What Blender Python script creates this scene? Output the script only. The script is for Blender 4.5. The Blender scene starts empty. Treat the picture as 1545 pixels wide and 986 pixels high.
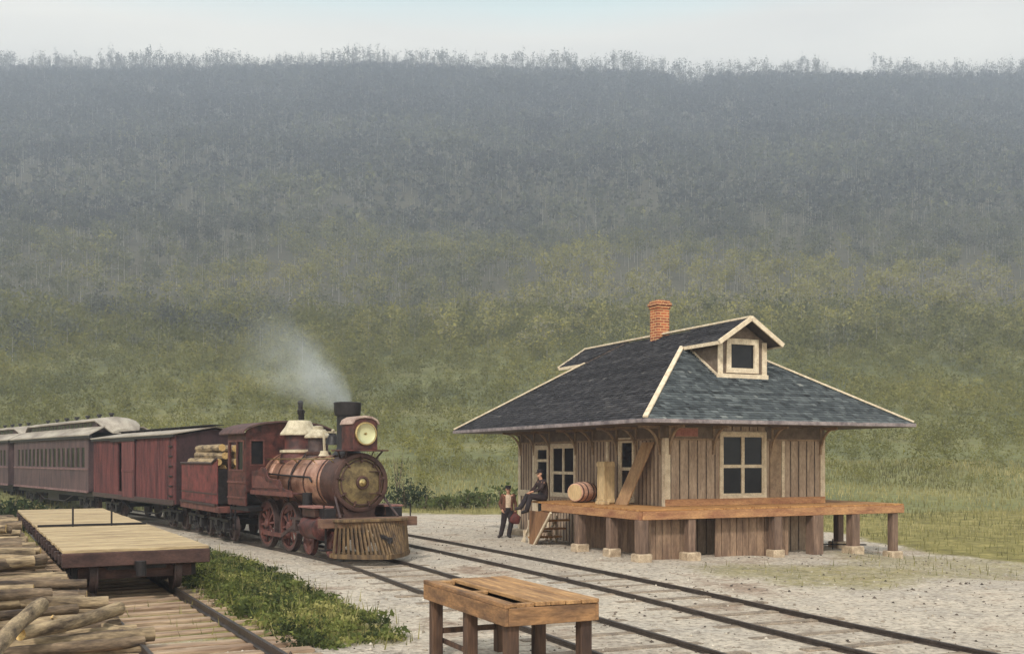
import bpy, bmesh, math, random
import numpy as np
from mathutils import Vector, Matrix, noise as mnoise
R = math.radians
PI = math.pi
random.seed(11)
rng = np.random.default_rng(5)
scene = bpy.context.scene
COL = scene.collection

# ------------------------------------------------------------------ camera
EYE = 2.6
cam_d = bpy.data.cameras.new('camera')
cam = bpy.data.objects.new('camera', cam_d)
COL.objects.link(cam)
cam.location = (0, 0, EYE)
cam.rotation_euler = (R(90), 0, 0)
cam_d.sensor_width = 36
cam_d.lens = 36 * 1583 / 1545
cam_d.shift_y = 0.1288
cam_d.clip_start = 0.1
cam_d.clip_end = 6000
scene.camera = cam

# ------------------------------------------------------------------ world and sun
SUN_EL, SUN_AZ = 42, 196          # azimuth clockwise from +Y, so the sun stands behind the viewer, a little left of south
w = bpy.data.worlds.new('World')
scene.world = w
w.use_nodes = True
nt = w.node_tree
nt.nodes.clear()
out = nt.nodes.new('ShaderNodeOutputWorld')
bg = nt.nodes.new('ShaderNodeBackground')
sky = nt.nodes.new('ShaderNodeTexSky')
sky.sky_type = 'NISHITA'
sky.sun_disc = False
sky.sun_elevation = R(SUN_EL)
sky.sun_rotation = R(SUN_AZ)
sky.air_density = 1.0
sky.dust_density = 3.0
sky.ozone_density = 1.5
mix = nt.nodes.new('ShaderNodeMix'); mix.data_type = 'RGBA'
tc = nt.nodes.new('ShaderNodeTexCoord')
mp = nt.nodes.new('ShaderNodeMapping'); mp.inputs['Scale'].default_value = (1.5, 1.5, 9)
nz = nt.nodes.new('ShaderNodeTexNoise'); nz.inputs['Scale'].default_value = 1.6; nz.inputs['Detail'].default_value = 6
mr = nt.nodes.new('ShaderNodeMapRange')
mr.inputs['From Min'].default_value = 0.3; mr.inputs['From Max'].default_value = 0.7
mr.inputs['To Min'].default_value = 0.72; mr.inputs['To Max'].default_value = 0.97
L = nt.links.new
L(tc.outputs['Generated'], mp.inputs['Vector']); L(mp.outputs[0], nz.inputs['Vector'])
L(nz.outputs['Fac'], mr.inputs['Value']); L(mr.outputs[0], mix.inputs[0])
sp_z = nt.nodes.new('ShaderNodeSeparateXYZ'); L(tc.outputs['Generated'], sp_z.inputs[0])
cr_ = nt.nodes.new('ShaderNodeValToRGB')              # thin overcast: creamy low down, pale blue green higher up
els = cr_.color_ramp.elements
els.new(.5); els.new(.7)
for e_, (p_, c_) in zip(els, ((0.37, (16.5, 15.8, 13.8)), (0.392, (13.0, 14.8, 13.8)), (0.425, (6.6, 11.4, 11.2)), (0.53, (11.4, 11.6, 11.0)))): e_.position = p_; e_.color = (*[x / 18 for x in c_], 1)
sc_ = nt.nodes.new('ShaderNodeVectorMath'); sc_.operation = 'SCALE'; sc_.inputs['Scale'].default_value = 18
wob = nt.nodes.new('ShaderNodeMath'); wob.operation = 'MULTIPLY_ADD'; wob.inputs[1].default_value = .06; 
L(nz.outputs['Fac'], wob.inputs[0]); L(sp_z.outputs[2], wob.inputs[2])
sub_ = nt.nodes.new('ShaderNodeMath'); sub_.operation = 'SUBTRACT'; sub_.inputs[1].default_value = .03
L(wob.outputs[0], sub_.inputs[0]); L(sub_.outputs[0], cr_.inputs['Fac']); L(cr_.outputs[0], sc_.inputs[0])
L(sky.outputs[0], mix.inputs[6]); L(sc_.outputs[0], mix.inputs[7])
L(mix.outputs[2], bg.inputs['Color'])
bg.inputs['Strength'].default_value = 0.085
L(bg.outputs[0], out.inputs['Surface'])

sd = bpy.data.lights.new('sun', 'SUN')
sd.energy = 2.3
sd.angle = R(5)
sd.color = (1.0, 0.95, 0.86)
sun = bpy.data.objects.new('sun', sd)
COL.objects.link(sun)
sv = Vector((math.sin(R(SUN_AZ)) * math.cos(R(SUN_EL)), math.cos(R(SUN_AZ)) * math.cos(R(SUN_EL)), math.sin(R(SUN_EL))))
sun.rotation_euler = (-sv).to_track_quat('-Z', 'Y').to_euler()
sun.location = (-30, -60, 60)

scene.view_settings.view_transform = 'Standard'
scene.view_settings.look = 'None'
scene.view_settings.exposure = 0.42
scene.view_settings.gamma = 1.0
scene.view_settings.use_curve_mapping = False
cy = scene.cycles
cy.use_denoising = True
cy.max_bounces = 6
cy.diffuse_bounces = 3
cy.glossy_bounces = 3
cy.transparent_max_bounces = 12
cy.volume_bounces = 1
cy.sample_clamp_indirect = 6

# ------------------------------------------------------------------ helpers
def tag(o, label=None, cat=None, group=None, kind=None):
    if label: o['label'] = label
    if cat: o['category'] = cat
    if group: o['group'] = group
    if kind: o['kind'] = kind
    return o

def thing(name, label, cat, loc=(0, 0, 0), rz=0, group=None):
    o = bpy.data.objects.new(name, None)
    o.empty_display_size = 0.2
    COL.objects.link(o)
    o.location = loc
    o.rotation_euler = (0, 0, rz)
    return tag(o, label, cat, group)

def copy_tree(o, parent=None):
    c = o.copy()
    COL.objects.link(c)
    c.parent = parent
    for ch in [x for x in bpy.data.objects if x.parent == o]:
        copy_tree(ch, c)
    return c

def ortho(a):
    a = Vector(a).normalized()
    u = a.cross(Vector((0, 0, 1)))
    if u.length < 1e-4: u = Vector((1, 0, 0))
    u.normalize()
    return a, u, u.cross(a).normalized()

class MB:
    def __init__(s):
        s.v, s.f, s.m = [], [], []
    def face(s, idx, m=0):
        s.f.append(tuple(idx)); s.m.append(m)
    def quad(s, a, b, c, d, m=0):
        n = len(s.v); s.v += [tuple(a), tuple(b), tuple(c), tuple(d)]
        s.face((n, n+1, n+2, n+3), m); return s
    def tri(s, a, b, c, m=0):
        n = len(s.v); s.v += [tuple(a), tuple(b), tuple(c)]
        s.face((n, n+1, n+2), m); return s
    def hexa(s, p, m=0):
        n = len(s.v); s.v += [tuple(q) for q in p]
        for f in ((3,2,1,0),(4,5,6,7),(0,1,5,4),(1,2,6,5),(2,3,7,6),(3,0,4,7)):
            s.face([n+i for i in f], m)
        return s
    def box(s, x0, x1, y0, y1, z0, z1, m=0):
        if x0 > x1: x0, x1 = x1, x0
        if y0 > y1: y0, y1 = y1, y0
        if z0 > z1: z0, z1 = z1, z0
        return s.hexa([(x0,y0,z0),(x1,y0,z0),(x1,y1,z0),(x0,y1,z0),(x0,y0,z1),(x1,y0,z1),(x1,y1,z1),(x0,y1,z1)], m)
    def beam(s, p, q, wd, ht, m=0, up=None):
        p, q = Vector(p), Vector(q)
        a, u, v = ortho(q - p)
        if up is not None:
            v = Vector(up); v = (v - a * v.dot(a)).normalized(); u = a.cross(v)
        u = u * wd / 2; v = v * ht / 2
        return s.hexa([p-u-v, p+u-v, q+u-v, q-u-v, p-u+v, p+u+v, q+u+v, q-u+v], m)
    def tube(s, pts, rad, n=10, m=0, caps=True, mc=None, flat=1.0):
        pts = [Vector(p) for p in pts]
        if not hasattr(rad, '__len__'): rad = [rad] * len(pts)
        rings = []
        pu = None
        for i, p in enumerate(pts):
            t = pts[min(i+1, len(pts)-1)] - pts[max(i-1, 0)]
            a, u, v = ortho(t)
            if pu is not None:
                u = (pu - a * pu.dot(a)).normalized(); v = u.cross(a)
            pu = u
            b = len(s.v)
            for k in range(n):
                th = 2 * PI * k / n
                s.v.append(tuple(p + (u * math.cos(th) + v * math.sin(th) * flat) * rad[i]))
            rings.append(b)
        for i in range(len(rings)-1):
            a, b = rings[i], rings[i+1]
            for k in range(n):
                s.face((a+k, a+(k+1) % n, b+(k+1) % n, b+k), m)
        if caps:
            mc = m if mc is None else mc
            s.face([rings[0]+k for k in range(n)][::-1], mc)
            s.face([rings[-1]+k for k in range(n)], mc)
        return s
    def lathe(s, prof, o, axis, n=24, m=0, ring=False):
        # prof: (t along axis, radius)
        o = Vector(o)
        a, u, v = ortho(axis)
        rings = []
        for t, r in prof:
            b = len(s.v)
            for k in range(n):
                th = 2 * PI * k / n
                s.v.append(tuple(o + a * t + (u * math.cos(th) + v * math.sin(th)) * max(r, 1e-4)))
            rings.append(b)
        for i in range(len(rings)-1):
            p, q = rings[i], rings[i+1]
            for k in range(n):
                s.face((p+k, p+(k+1) % n, q+(k+1) % n, q+k), m)
        if prof[0][1] > .02 and prof[-1][1] > .02 and ring:
            p, q = rings[-1], rings[0]
            for k in range(n): s.face((p+k, p+(k+1) % n, q+(k+1) % n, q+k), m)
            return s
        s.face([rings[0]+k for k in range(n)][::-1], m)
        s.face([rings[-1]+k for k in range(n)], m)
        return s
    def prism(s, poly, fn, t, m=0):
        # poly in 2D, fn(a, b, c) -> 3D with c in 0..t
        n = len(s.v); k = len(poly)
        s.v += [tuple(fn(a, b, 0)) for a, b in poly] + [tuple(fn(a, b, t)) for a, b in poly]
        s.face(list(range(n, n+k))[::-1], m); s.face(range(n+k, n+2*k), m)
        for i in range(k):
            j = (i+1) % k
            s.face((n+i, n+j, n+k+j, n+k+i), m)
        return s
    def ball(s, c, r, n=10, m=0):
        if not hasattr(r, '__len__'): r = (r, r, r)
        b = len(s.v); rows = n // 2 + 1
        for i in range(rows + 1):
            ph = PI * i / rows
            for k in range(n):
                th = 2 * PI * k / n
                s.v.append((c[0]+r[0]*math.sin(ph)*math.cos(th), c[1]+r[1]*math.sin(ph)*math.sin(th), c[2]+r[2]*math.cos(ph)))
        for i in range(rows):
            for k in range(n):
                s.face((b+i*n+k, b+(i+1)*n+k, b+(i+1)*n+(k+1) % n, b+i*n+(k+1) % n), m)
        return s
    def build(s, name, mats, parent=None, smooth=True, bevel=0, angle=38, loc=None, fix=True):
        me = bpy.data.meshes.new(name)
        me.from_pydata(s.v, [], s.f)
        if not isinstance(mats, (list, tuple)): mats = [mats]
        for mt in mats: me.materials.append(mt)
        me.polygons.foreach_set('material_index', s.m)
        if fix:
            bm = bmesh.new(); bm.from_mesh(me)
            bmesh.ops.recalc_face_normals(bm, faces=bm.faces)
            bm.to_mesh(me); bm.free()
        if smooth:
            me.polygons.foreach_set('use_smooth', [True] * len(me.polygons))
            me.set_sharp_from_angle(angle=R(angle))
        o = bpy.data.objects.new(name, me)
        COL.objects.link(o)
        if parent is not None: o.parent = parent
        if loc is not None: o.location = loc
        if bevel:
            md = o.modifiers.new('edge', 'BEVEL'); md.width = bevel; md.segments = 1; md.limit_method = 'ANGLE'
        return o

def np_mesh(name, verts, faces_flat, nper, mat, attr=None, aname='tint', kind=None):
    me = bpy.data.meshes.new(name)
    nv, nf = len(verts), len(faces_flat) // nper
    me.vertices.add(nv); me.vertices.foreach_set('co', np.asarray(verts, dtype=np.float32).ravel())
    me.loops.add(nf * nper); me.loops.foreach_set('vertex_index', np.asarray(faces_flat, dtype=np.int32))
    me.polygons.add(nf); me.polygons.foreach_set('loop_start', np.arange(0, nf * nper, nper, dtype=np.int32))
    if attr is not None:
        at = me.attributes.new(aname, 'FLOAT', 'POINT'); at.data.foreach_set('value', np.asarray(attr, dtype=np.float32))
    me.materials.append(mat)
    me.update(calc_edges=True)
    o = bpy.data.objects.new(name, me)
    COL.objects.link(o)
    if kind: o['kind'] = kind
    return o

# ------------------------------------------------------------------ materials
def lin(c):
    return tuple((x / 12.92 if x <= 0.04045 else ((x + 0.055) / 1.055) ** 2.4) for x in c)
def rgb(r, g, b):
    return lin((r / 255, g / 255, b / 255))

def M(name, c1, c2=None, rough=0.75, metal=0.0, scale=3.0, stretch=(1, 1, 1), bump=0.15, bscale=40, spec=0.35, fine=0.25, fscale=45, contrast=(0.35, 0.65), bdist=0.02):
    m = bpy.data.materials.new(name)
    m.use_nodes = True
    t = m.node_tree; N = t.nodes; L = t.links.new
    b = N['Principled BSDF']
    c2 = c2 or tuple(x * 0.6 for x in c1)
    co = N.new('ShaderNodeTexCoord'); mp = N.new('ShaderNodeMapping'); mp.inputs['Scale'].default_value = stretch
    oi = N.new('ShaderNodeObjectInfo')
    mp2 = N.new('ShaderNodeVectorMath'); mp2.operation = 'ADD'
    mul = N.new('ShaderNodeMath'); mul.operation = 'MULTIPLY'; mul.inputs[1].default_value = 37
    L(oi.outputs['Random'], mul.inputs[0])
    L(co.outputs['Object'], mp.inputs['Vector']); L(mp.outputs[0], mp2.inputs[0]); L(mul.outputs[0], mp2.inputs[1])
    n1 = N.new('ShaderNodeTexNoise'); n1.inputs['Scale'].default_value = scale; n1.inputs['Detail'].default_value = 7; n1.inputs['Roughness'].default_value = 0.62
    n2 = N.new('ShaderNodeTexNoise'); n2.inputs['Scale'].default_value = fscale; n2.inputs['Detail'].default_value = 4
    n3 = N.new('ShaderNodeTexNoise'); n3.inputs['Scale'].default_value = bscale; n3.inputs['Detail'].default_value = 5
    for n in (n1, n2, n3): L(mp2.outputs[0], n.inputs['Vector'])
    r = N.new('ShaderNodeValToRGB')
    r.color_ramp.elements[0].position = contrast[0]; r.color_ramp.elements[0].color = (*c2, 1)
    r.color_ramp.elements[1].position = contrast[1]; r.color_ramp.elements[1].color = (*c1, 1)
    L(n1.outputs['Fac'], r.inputs['Fac'])
    mr = N.new('ShaderNodeMapRange'); mr.inputs['From Min'].default_value = 0.3; mr.inputs['From Max'].default_value = 0.7
    mr.inputs['To Min'].default_value = 1 - fine; mr.inputs['To Max'].default_value = 1 + fine
    L(n2.outputs['Fac'], mr.inputs['Value'])
    vm = N.new('ShaderNodeVectorMath'); vm.operation = 'SCALE'
    L(r.outputs['Color'], vm.inputs[0]); L(mr.outputs[0], vm.inputs['Scale'])
    L(vm.outputs[0], b.inputs['Base Color'])
    b.inputs['Roughness'].default_value = rough
    b.inputs['Metallic'].default_value = metal
    b.inputs['Specular IOR Level'].default_value = spec
    if bump:
        bp = N.new('ShaderNodeBump'); bp.inputs['Strength'].default_value = bump; bp.inputs['Distance'].default_value = bdist
        L(n3.outputs['Fac'], bp.inputs['Height']); L(bp.outputs[0], b.inputs['Normal'])
    return m

def tint_mat(name, stops, rough=0.8, trans=0.0, noise_scale=None):
    # colour picked per leaf or shingle from the mesh's own "tint" value
    m = bpy.data.materials.new(name); m.use_nodes = True
    t = m.node_tree; N = t.nodes; L = t.links.new
    b = N['Principled BSDF']
    a = N.new('ShaderNodeAttribute'); a.attribute_name = 'tint'
    r = N.new('ShaderNodeValToRGB')
    els = r.color_ramp.elements
    while len(els) < len(stops): els.new(0.5)
    for e, (p, c) in zip(els, stops): e.position = p; e.color = (*c, 1)
    L(a.outputs['Fac'], r.inputs['Fac']); L(r.outputs[0], b.inputs['Base Color'])
    b.inputs['Roughness'].default_value = rough
    b.inputs['Specular IOR Level'].default_value = 0.2
    if trans:
        o = N['Material Output']; tr = N.new('ShaderNodeBsdfTranslucent'); ms = N.new('ShaderNodeMixShader')
        L(r.outputs[0], tr.inputs['Color']); ms.inputs[0].default_value = trans
        L(b.outputs[0], ms.inputs[1]); L(tr.outputs[0], ms.inputs[2]); L(ms.outputs[0], o.inputs['Surface'])
    return m

WX, WY, WZ = (0.12, 1, 1), (1, 0.12, 1), (1, 1, 0.12)
deck_wood   = M('deck_wood', rgb(186, 140, 88), rgb(140, 94, 55), stretch=WX, scale=9, bump=.3, bscale=30)
deck_wood_y = M('deck_wood_y', rgb(186, 140, 88), rgb(140, 94, 55), stretch=WY, scale=9, bump=.3, bscale=30)
rim_wood    = M('rim_wood', rgb(180, 136, 94), rgb(136, 92, 66), stretch=(.3, .3, 1), scale=4, bump=.25)
post_wood   = M('post_wood', rgb(128, 104, 88), rgb(86, 68, 58), stretch=WZ, scale=9, bump=.3)
foot_stone  = M('foot_stone', rgb(196, 176, 150), rgb(150, 130, 108), scale=6, bump=.5)
wall_paint  = M('wall_paint', rgb(178, 156, 134), rgb(140, 119, 101), stretch=(1, 1, .2), scale=5, bump=.2)
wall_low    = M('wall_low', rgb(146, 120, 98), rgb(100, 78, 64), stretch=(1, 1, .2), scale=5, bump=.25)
trim_paint  = M('trim_paint', rgb(222, 206, 180), rgb(192, 172, 146), scale=5, bump=.15)
trim_brown  = M('trim_brown', rgb(162, 138, 112), rgb(126, 104, 84), scale=5, bump=.15)
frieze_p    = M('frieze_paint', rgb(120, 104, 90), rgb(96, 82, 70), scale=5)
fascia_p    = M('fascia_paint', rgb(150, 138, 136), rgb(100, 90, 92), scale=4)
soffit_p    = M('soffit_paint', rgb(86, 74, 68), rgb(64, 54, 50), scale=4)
pane_m      = M('pane_glass', (.010, .011, .014), (.018, .018, .02), rough=.10, bump=.05, bscale=3, spec=.18, fine=0)
iron_dark   = M('iron_dark', (.030, .025, .026), (.014, .012, .013), rough=.5, metal=.25, scale=6)
iron_mid    = M('iron_mid', (.085, .055, .05), (.04, .026, .026), rough=.55, metal=.2, scale=6)
engine_red  = M('engine_red', rgb(98, 54, 48), rgb(46, 30, 30), rough=.55, scale=4, bump=.2)
wheel_red   = M('wheel_red', rgb(112, 70, 62), rgb(72, 44, 42), rough=.6, scale=5)
boiler_m    = M('boiler_jacket', rgb(226, 178, 152), rgb(158, 112, 94), rough=.34, metal=.72, scale=2.5, bump=.12, bscale=12)
smoke_m     = M('smokebox_iron', rgb(92, 66, 58), rgb(60, 42, 38), rough=.5, metal=.3, scale=3)
bronze_m    = M('front_bronze', rgb(134, 116, 80), rgb(78, 64, 46), rough=.5, metal=.35, scale=5, bump=.3, bscale=18)
cap_white   = M('dome_cap', rgb(204, 192, 166), rgb(164, 150, 126), rough=.5, scale=5)
brass_m     = M('brass', (.55, .42, .2), (.35, .25, .1), rough=.3, metal=.9)
pilot_wood  = M('pilot_wood', rgb(122, 98, 68), rgb(62, 48, 38), stretch=WZ, scale=9, bump=.3)
tender_red  = M('tender_red', rgb(122, 60, 58), rgb(70, 38, 38), rough=.6, scale=3.5, bump=.15)
car_red     = M('car_red', rgb(112, 62, 60), rgb(66, 38, 40), stretch=(1, 1, .2), scale=3.2, rough=.75, bump=.2)
coach_dark  = M('coach_paint', rgb(96, 74, 74), rgb(56, 44, 48), stretch=(1, 1, .3), scale=2.5, rough=.6)
roof_pale   = M('canvas_roof', rgb(176, 166, 152), rgb(124, 114, 104), scale=1.5, stretch=(.3, 1, 1))
flat_deck   = M('flatcar_deck', rgb(194, 172, 134), rgb(138, 116, 88), stretch=(1, .12, 1), scale=7, bump=.3)
flat_frame  = M('flatcar_frame', rgb(84, 60, 54), rgb(52, 36, 34), stretch=(.4, .4, 1), scale=5, bump=.3)
rail_m      = M('rail_steel', (.085, .068, .06), (.045, .035, .032), rough=.45, metal=.5, scale=8)
tie_m       = M('tie_wood', rgb(178, 154, 128), rgb(124, 100, 82), stretch=(1, .1, 1), scale=7, bump=.5)
table_m     = M('table_wood', rgb(178, 138, 94), rgb(120, 88, 60), stretch=WY, scale=8, bump=.3)
table_leg_m = M('table_leg_wood', rgb(94, 70, 54), rgb(54, 40, 35), stretch=WZ, scale=8, bump=.3)
apron_m     = M('table_apron_wood', rgb(150, 112, 76), rgb(102, 76, 56), stretch=(.3, .3, 1), scale=7, bump=.3)
crate_m     = M('crate_wood', rgb(204, 178, 136), rgb(168, 140, 102), stretch=WZ, scale=7)
plank_m     = M('lean_plank_wood', rgb(168, 134, 98), rgb(136, 104, 76), stretch=WZ, scale=7)
barrel_m    = M('barrel_wood', rgb(214, 172, 150), rgb(182, 136, 114), stretch=WX, scale=8)
bark_m      = M('log_bark', rgb(134, 114, 92), rgb(56, 46, 40), stretch=(.25, 1, 1), scale=7, bump=.9, bscale=18, rough=.9, bdist=.03)
bark2_m     = M('log_bark_pale', rgb(172, 150, 118), rgb(72, 59, 48), stretch=(.25, 1, 1), scale=7, bump=.8, bscale=18, rough=.9, bdist=.03)
cut_m       = M('log_cut', rgb(214, 182, 124), rgb(170, 134, 84), scale=14, bump=.2)

brick_m = bpy.data.materials.new('chimney_brick'); brick_m.use_nodes = True
_t = brick_m.node_tree; _b = _t.nodes['Principled BSDF']
_k = _t.nodes.new('ShaderNodeTexBrick'); _c = _t.nodes.new('ShaderNodeTexCoord')
_sx = _t.nodes.new('ShaderNodeSeparateXYZ'); _cx = _t.nodes.new('ShaderNodeCombineXYZ'); _ad = _t.nodes.new('ShaderNodeMath')
_t.links.new(_c.outputs['Object'], _sx.inputs[0]); _t.links.new(_sx.outputs[0], _ad.inputs[0]); _t.links.new(_sx.outputs[1], _ad.inputs[1])
_t.links.new(_ad.outputs[0], _cx.inputs[0]); _t.links.new(_sx.outputs[2], _cx.inputs[1]); _t.links.new(_cx.outputs[0], _k.inputs['Vector'])
_k.inputs['Color1'].default_value = (*rgb(176, 98, 62), 1); _k.inputs['Color2'].default_value = (*rgb(122, 62, 46), 1)
_k.inputs['Mortar'].default_value = (*rgb(206, 170, 120), 1); _k.inputs['Scale'].default_value = 1
_k.inputs['Brick Width'].default_value = .24; _k.inputs['Row Height'].default_value = .085; _k.inputs['Mortar Size'].default_value = .010
_t.links.new(_k.outputs['Color'], _b.inputs['Base Color']); _b.inputs['Roughness'].default_value = .9

# ------------------------------------------------------------------ ground
TR1 = [(8.4, -2.5), (4.75, 7), (1.6, 14.4), (-1.2, 20.7), (-3.4, 25.6), (-5.6, 29.4), (-7.6, 32.6), (-10.3, 37.1), (-13.6, 42.0), (-17.3, 47.2), (-22.0, 53.5), (-27.2, 60), (-41, 76), (-60, 98)]
TR2 = [(11.6, -1), (8.2, 7.5), (5.0, 14.7), (2.0, 22), (-1.6, 29.8), (-4.6, 35.8), (-8.6, 43), (-13.5, 50.5), (-19.5, 59), (-33, 76), (-52, 99)]
SIDE_H = R(27.7)
def side_pt(s, off=0.0):
    # along the siding from the near end of the near flatcar, away from the viewer
    return Vector((-6.72 - math.sin(SIDE_H) * s + math.cos(SIDE_H) * off, 18.85 + math.cos(SIDE_H) * s + math.sin(SIDE_H) * off, 0))

def spline(P, step=0.5):
    P = [Vector((x, y, 0)) for x, y in P]
    outp = []
    for i in range(len(P) - 1):
        p0 = P[max(i-1, 0)]; p1 = P[i]; p2 = P[i+1]; p3 = P[min(i+2, len(P)-1)]
        n = max(2, int((p2 - p1).length / step))
        for k in range(n):
            t = k / n
            outp.append(0.5 * ((2*p1) + (-p0+p2)*t + (2*p0-5*p1+4*p2-p3)*t*t + (-p0+3*p1-3*p2+p3)*t**3))
    outp.append(P[-1])
    return outp
S1 = spline(TR1); S2 = spline(TR2)
A1 = np.array([(p.x, p.y) for p in S1])
A2 = np.array([(p.x, p.y) for p in S2])

def offset_from(A, x, y):
    # signed distance, positive to the right of the track as one looks along it
    yy = A[:, 1]
    xi = np.interp(y, yy, A[:, 0])
    h = np.gradient(A[:, 0]) / np.gradient(yy)
    hi = np.interp(y, yy, h)
    return (x - xi) / np.sqrt(1 + hi * hi)

def vnoise(x, y, s, seed=0.0):
    f = np.frompyfunc(lambda a, b: mnoise.noise(Vector((a / s + seed, b / s - seed, seed))), 2, 1)
    return f(x, y).astype(float)

def sstep(a, b, v):
    t = np.clip((v - a) / (b - a), 0, 1)
    return t * t * (3 - 2 * t)

def cover(x, y):
    # 0 gravel .. 1 grass
    o1 = offset_from(A1, x, y)
    n = vnoise(x, y, 3.0, 4.2) * 0.55 + vnoise(x, y, 0.9, 8.1) * 0.3
    weeds = .8 * sstep(-2.3, -2.9, o1 + n) * sstep(-7, -6, o1) * sstep(13.8, 15.5, y)
    left = sstep(-6.5, -9, o1)
    field = sstep(12.6, 14.6, x + 0.12 * (y - 30) + n * 1.6) * sstep(23, 28, y + n * 3)
    far = sstep(47, 53, y + 0.12 * x + n * 4)
    patch = 0.5 * sstep(3.6, 1.2, np.hypot((x - 7.6) / 1.6, (y - 24.0) / 1.1) + n * 1.6)
    patch2 = 0.45 * sstep(4.5, 1.5, np.hypot((x - 11.5) / 1.2, (y - 27.5) / 1.6) + n * 1.8)
    return np.clip(np.maximum.reduce([weeds, left * .75, field, far, patch, patch2]) + 0 * x, 0, 1)

def axis_pts(segs):
    a = []
    for s, e, d in segs: a += list(np.arange(s, e, d))
    return np.array(a + [segs[-1][1]])
gx = axis_pts([(-1000, -120, 80), (-120, -40, 4), (-40, 40, .4), (40, 120, 4), (120, 1000, 80)])
gy = axis_pts([(-60, 6, 6), (6, 60, .4), (60, 120, 3), (120, 400, 40)])
GX, GY = np.meshgrid(gx, gy)
def ground_z(x, y):
    near = sstep(60, 50, np.abs(x)) * sstep(70, 58, y)
    o1 = offset_from(A1, x, y)
    z = (vnoise(x, y, 1.1, 1.5) * 0.035 + vnoise(x, y, 6.0, 2.5) * 0.07) * near * sstep(2.2, 3.6, np.abs(o1 - 1.7) - .6)
    z = z - 0.32 * sstep(9.0, 12.5, x + 0.1 * (y - 28)) * sstep(60, 45, y) * sstep(20, 26, y)
    return z
def gz(x, y):
    return float(ground_z(np.array([float(x)]), np.array([float(y)]))[0])
GZ = ground_z(GX, GY)
cov = cover(GX, GY)
nyy, nxx = GX.shape
idx = np.arange(nyy * nxx).reshape(nyy, nxx)
F = np.stack([idx[:-1, :-1], idx[:-1, 1:], idx[1:, 1:], idx[1:, :-1]], -1).reshape(-1)
gm = bpy.data.materials.new('gravel_and_turf'); gm.use_nodes = True
t = gm.node_tree; N = t.nodes; L = t.links.new; b = N['Principled BSDF']
co = N.new('ShaderNodeTexCoord')
def nz_(scale, detail=5, rough=.6):
    n = N.new('ShaderNodeTexNoise'); n.inputs['Scale'].default_value = scale; n.inputs['Detail'].default_value = detail; n.inputs['Roughness'].default_value = rough
    L(co.outputs['Object'], n.inputs['Vector']); return n
def ramp_(src, stops):
    r = N.new('ShaderNodeValToRGB'); els = r.color_ramp.elements
    while len(els) < len(stops): els.new(.5)
    for e, (p, c) in zip(els, stops): e.position = p; e.color = (*c, 1)
    L(src, r.inputs['Fac']); return r
def mixc(f, a, b_, typ='MIX'):
    m_ = N.new('ShaderNodeMix'); m_.data_type = 'RGBA'; m_.blend_type = typ
    if isinstance(f, float): m_.inputs[0].default_value = f
    else: L(f, m_.inputs[0])
    L(a, m_.inputs[6]); L(b_, m_.inputs[7]); return m_
big = ramp_(nz_(.35, 9, .72).outputs['Fac'], [(.34, rgb(152, 132, 116)), (.48, rgb(200, 189, 174)), (.58, rgb(180, 170, 158)), (.7, rgb(208, 200, 188))])
vor = N.new('ShaderNodeTexVoronoi'); vor.inputs['Scale'].default_value = 14; L(co.outputs['Object'], vor.inputs['Vector'])
st = ramp_(vor.outputs['Color'], [(0, (.42, .40, .38)), (.5, (.95, .93, .9)), (1, (1.25, 1.2, 1.15))])
gv = mixc(.55, big.outputs[0], st.outputs[0], 'MULTIPLY')
dk = ramp_(nz_(7, 8, .75).outputs['Fac'], [(.37, (.34, .31, .29)), (.5, (1, 1, 1))])
gv2 = mixc(.8, gv.outputs[2], dk.outputs[0], 'MULTIPLY')
gr = ramp_(nz_(1.6, 8, .7).outputs['Fac'], [(.3, rgb(90, 84, 54)), (.5, rgb(130, 122, 74)), (.7, rgb(166, 154, 100))])
at = N.new('ShaderNodeAttribute'); at.attribute_name = 'cover'
edge = nz_(9, 6, .8)
ma = N.new('ShaderNodeMath'); ma.operation = 'ADD'; L(at.outputs['Fac'], ma.inputs[0]); L(edge.outputs['Fac'], ma.inputs[1])
mr = N.new('ShaderNodeMapRange'); mr.inputs['From Min'].default_value = .78; mr.inputs['From Max'].default_value = 1.12; L(ma.outputs[0], mr.inputs['Value'])
oa_ = N.new('ShaderNodeAttribute'); oa_.attribute_name = 'oil'
os_ = N.new('ShaderNodeMath'); os_.operation = 'MULTIPLY'; L(oa_.outputs['Fac'], os_.inputs[0]); L(nz_(3, 7, .75).outputs['Fac'], os_.inputs[1])
soiled = ramp_(nz_(11, 4).outputs['Fac'], [(.35, rgb(92, 78, 68)), (.65, rgb(140, 124, 110))])
gv3 = mixc(os_.outputs[0], gv2.outputs[2], soiled.outputs[0])
fin = mixc(mr.outputs[0], gv3.outputs[2], gr.outputs[0])
L(fin.outputs[2], b.inputs['Base Color']); b.inputs['Roughness'].default_value = .95; b.inputs['Specular IOR Level'].default_value = .15
bp = N.new('ShaderNodeBump'); bp.inputs['Strength'].default_value = .8; bp.inputs['Distance'].default_value = .05
hm = N.new('ShaderNodeMath'); L(vor.outputs['Distance'], hm.inputs[0]); L(nz_(7, 8, .75).outputs['Fac'], hm.inputs[1])
L(hm.outputs[0], bp.inputs['Height']); L(bp.outputs[0], b.inputs['Normal'])
oil = np.clip((np.exp(-(offset_from(A1, GX, GY) / .42) ** 2) + .6 * np.exp(-(offset_from(A2, GX, GY) / .42) ** 2)) * (.75 + .9 * vnoise(GX, GY, 2.2, 3.9)), 0, 1)
ground = np_mesh('ground', np.stack([GX, GY, GZ], -1).reshape(-1, 3), F, 4, gm, cov.ravel(), 'cover', 'structure')
_oa = ground.data.attributes.new('oil', 'FLOAT', 'POINT'); _oa.data.foreach_set('value', oil.ravel().astype(np.float32))
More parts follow.
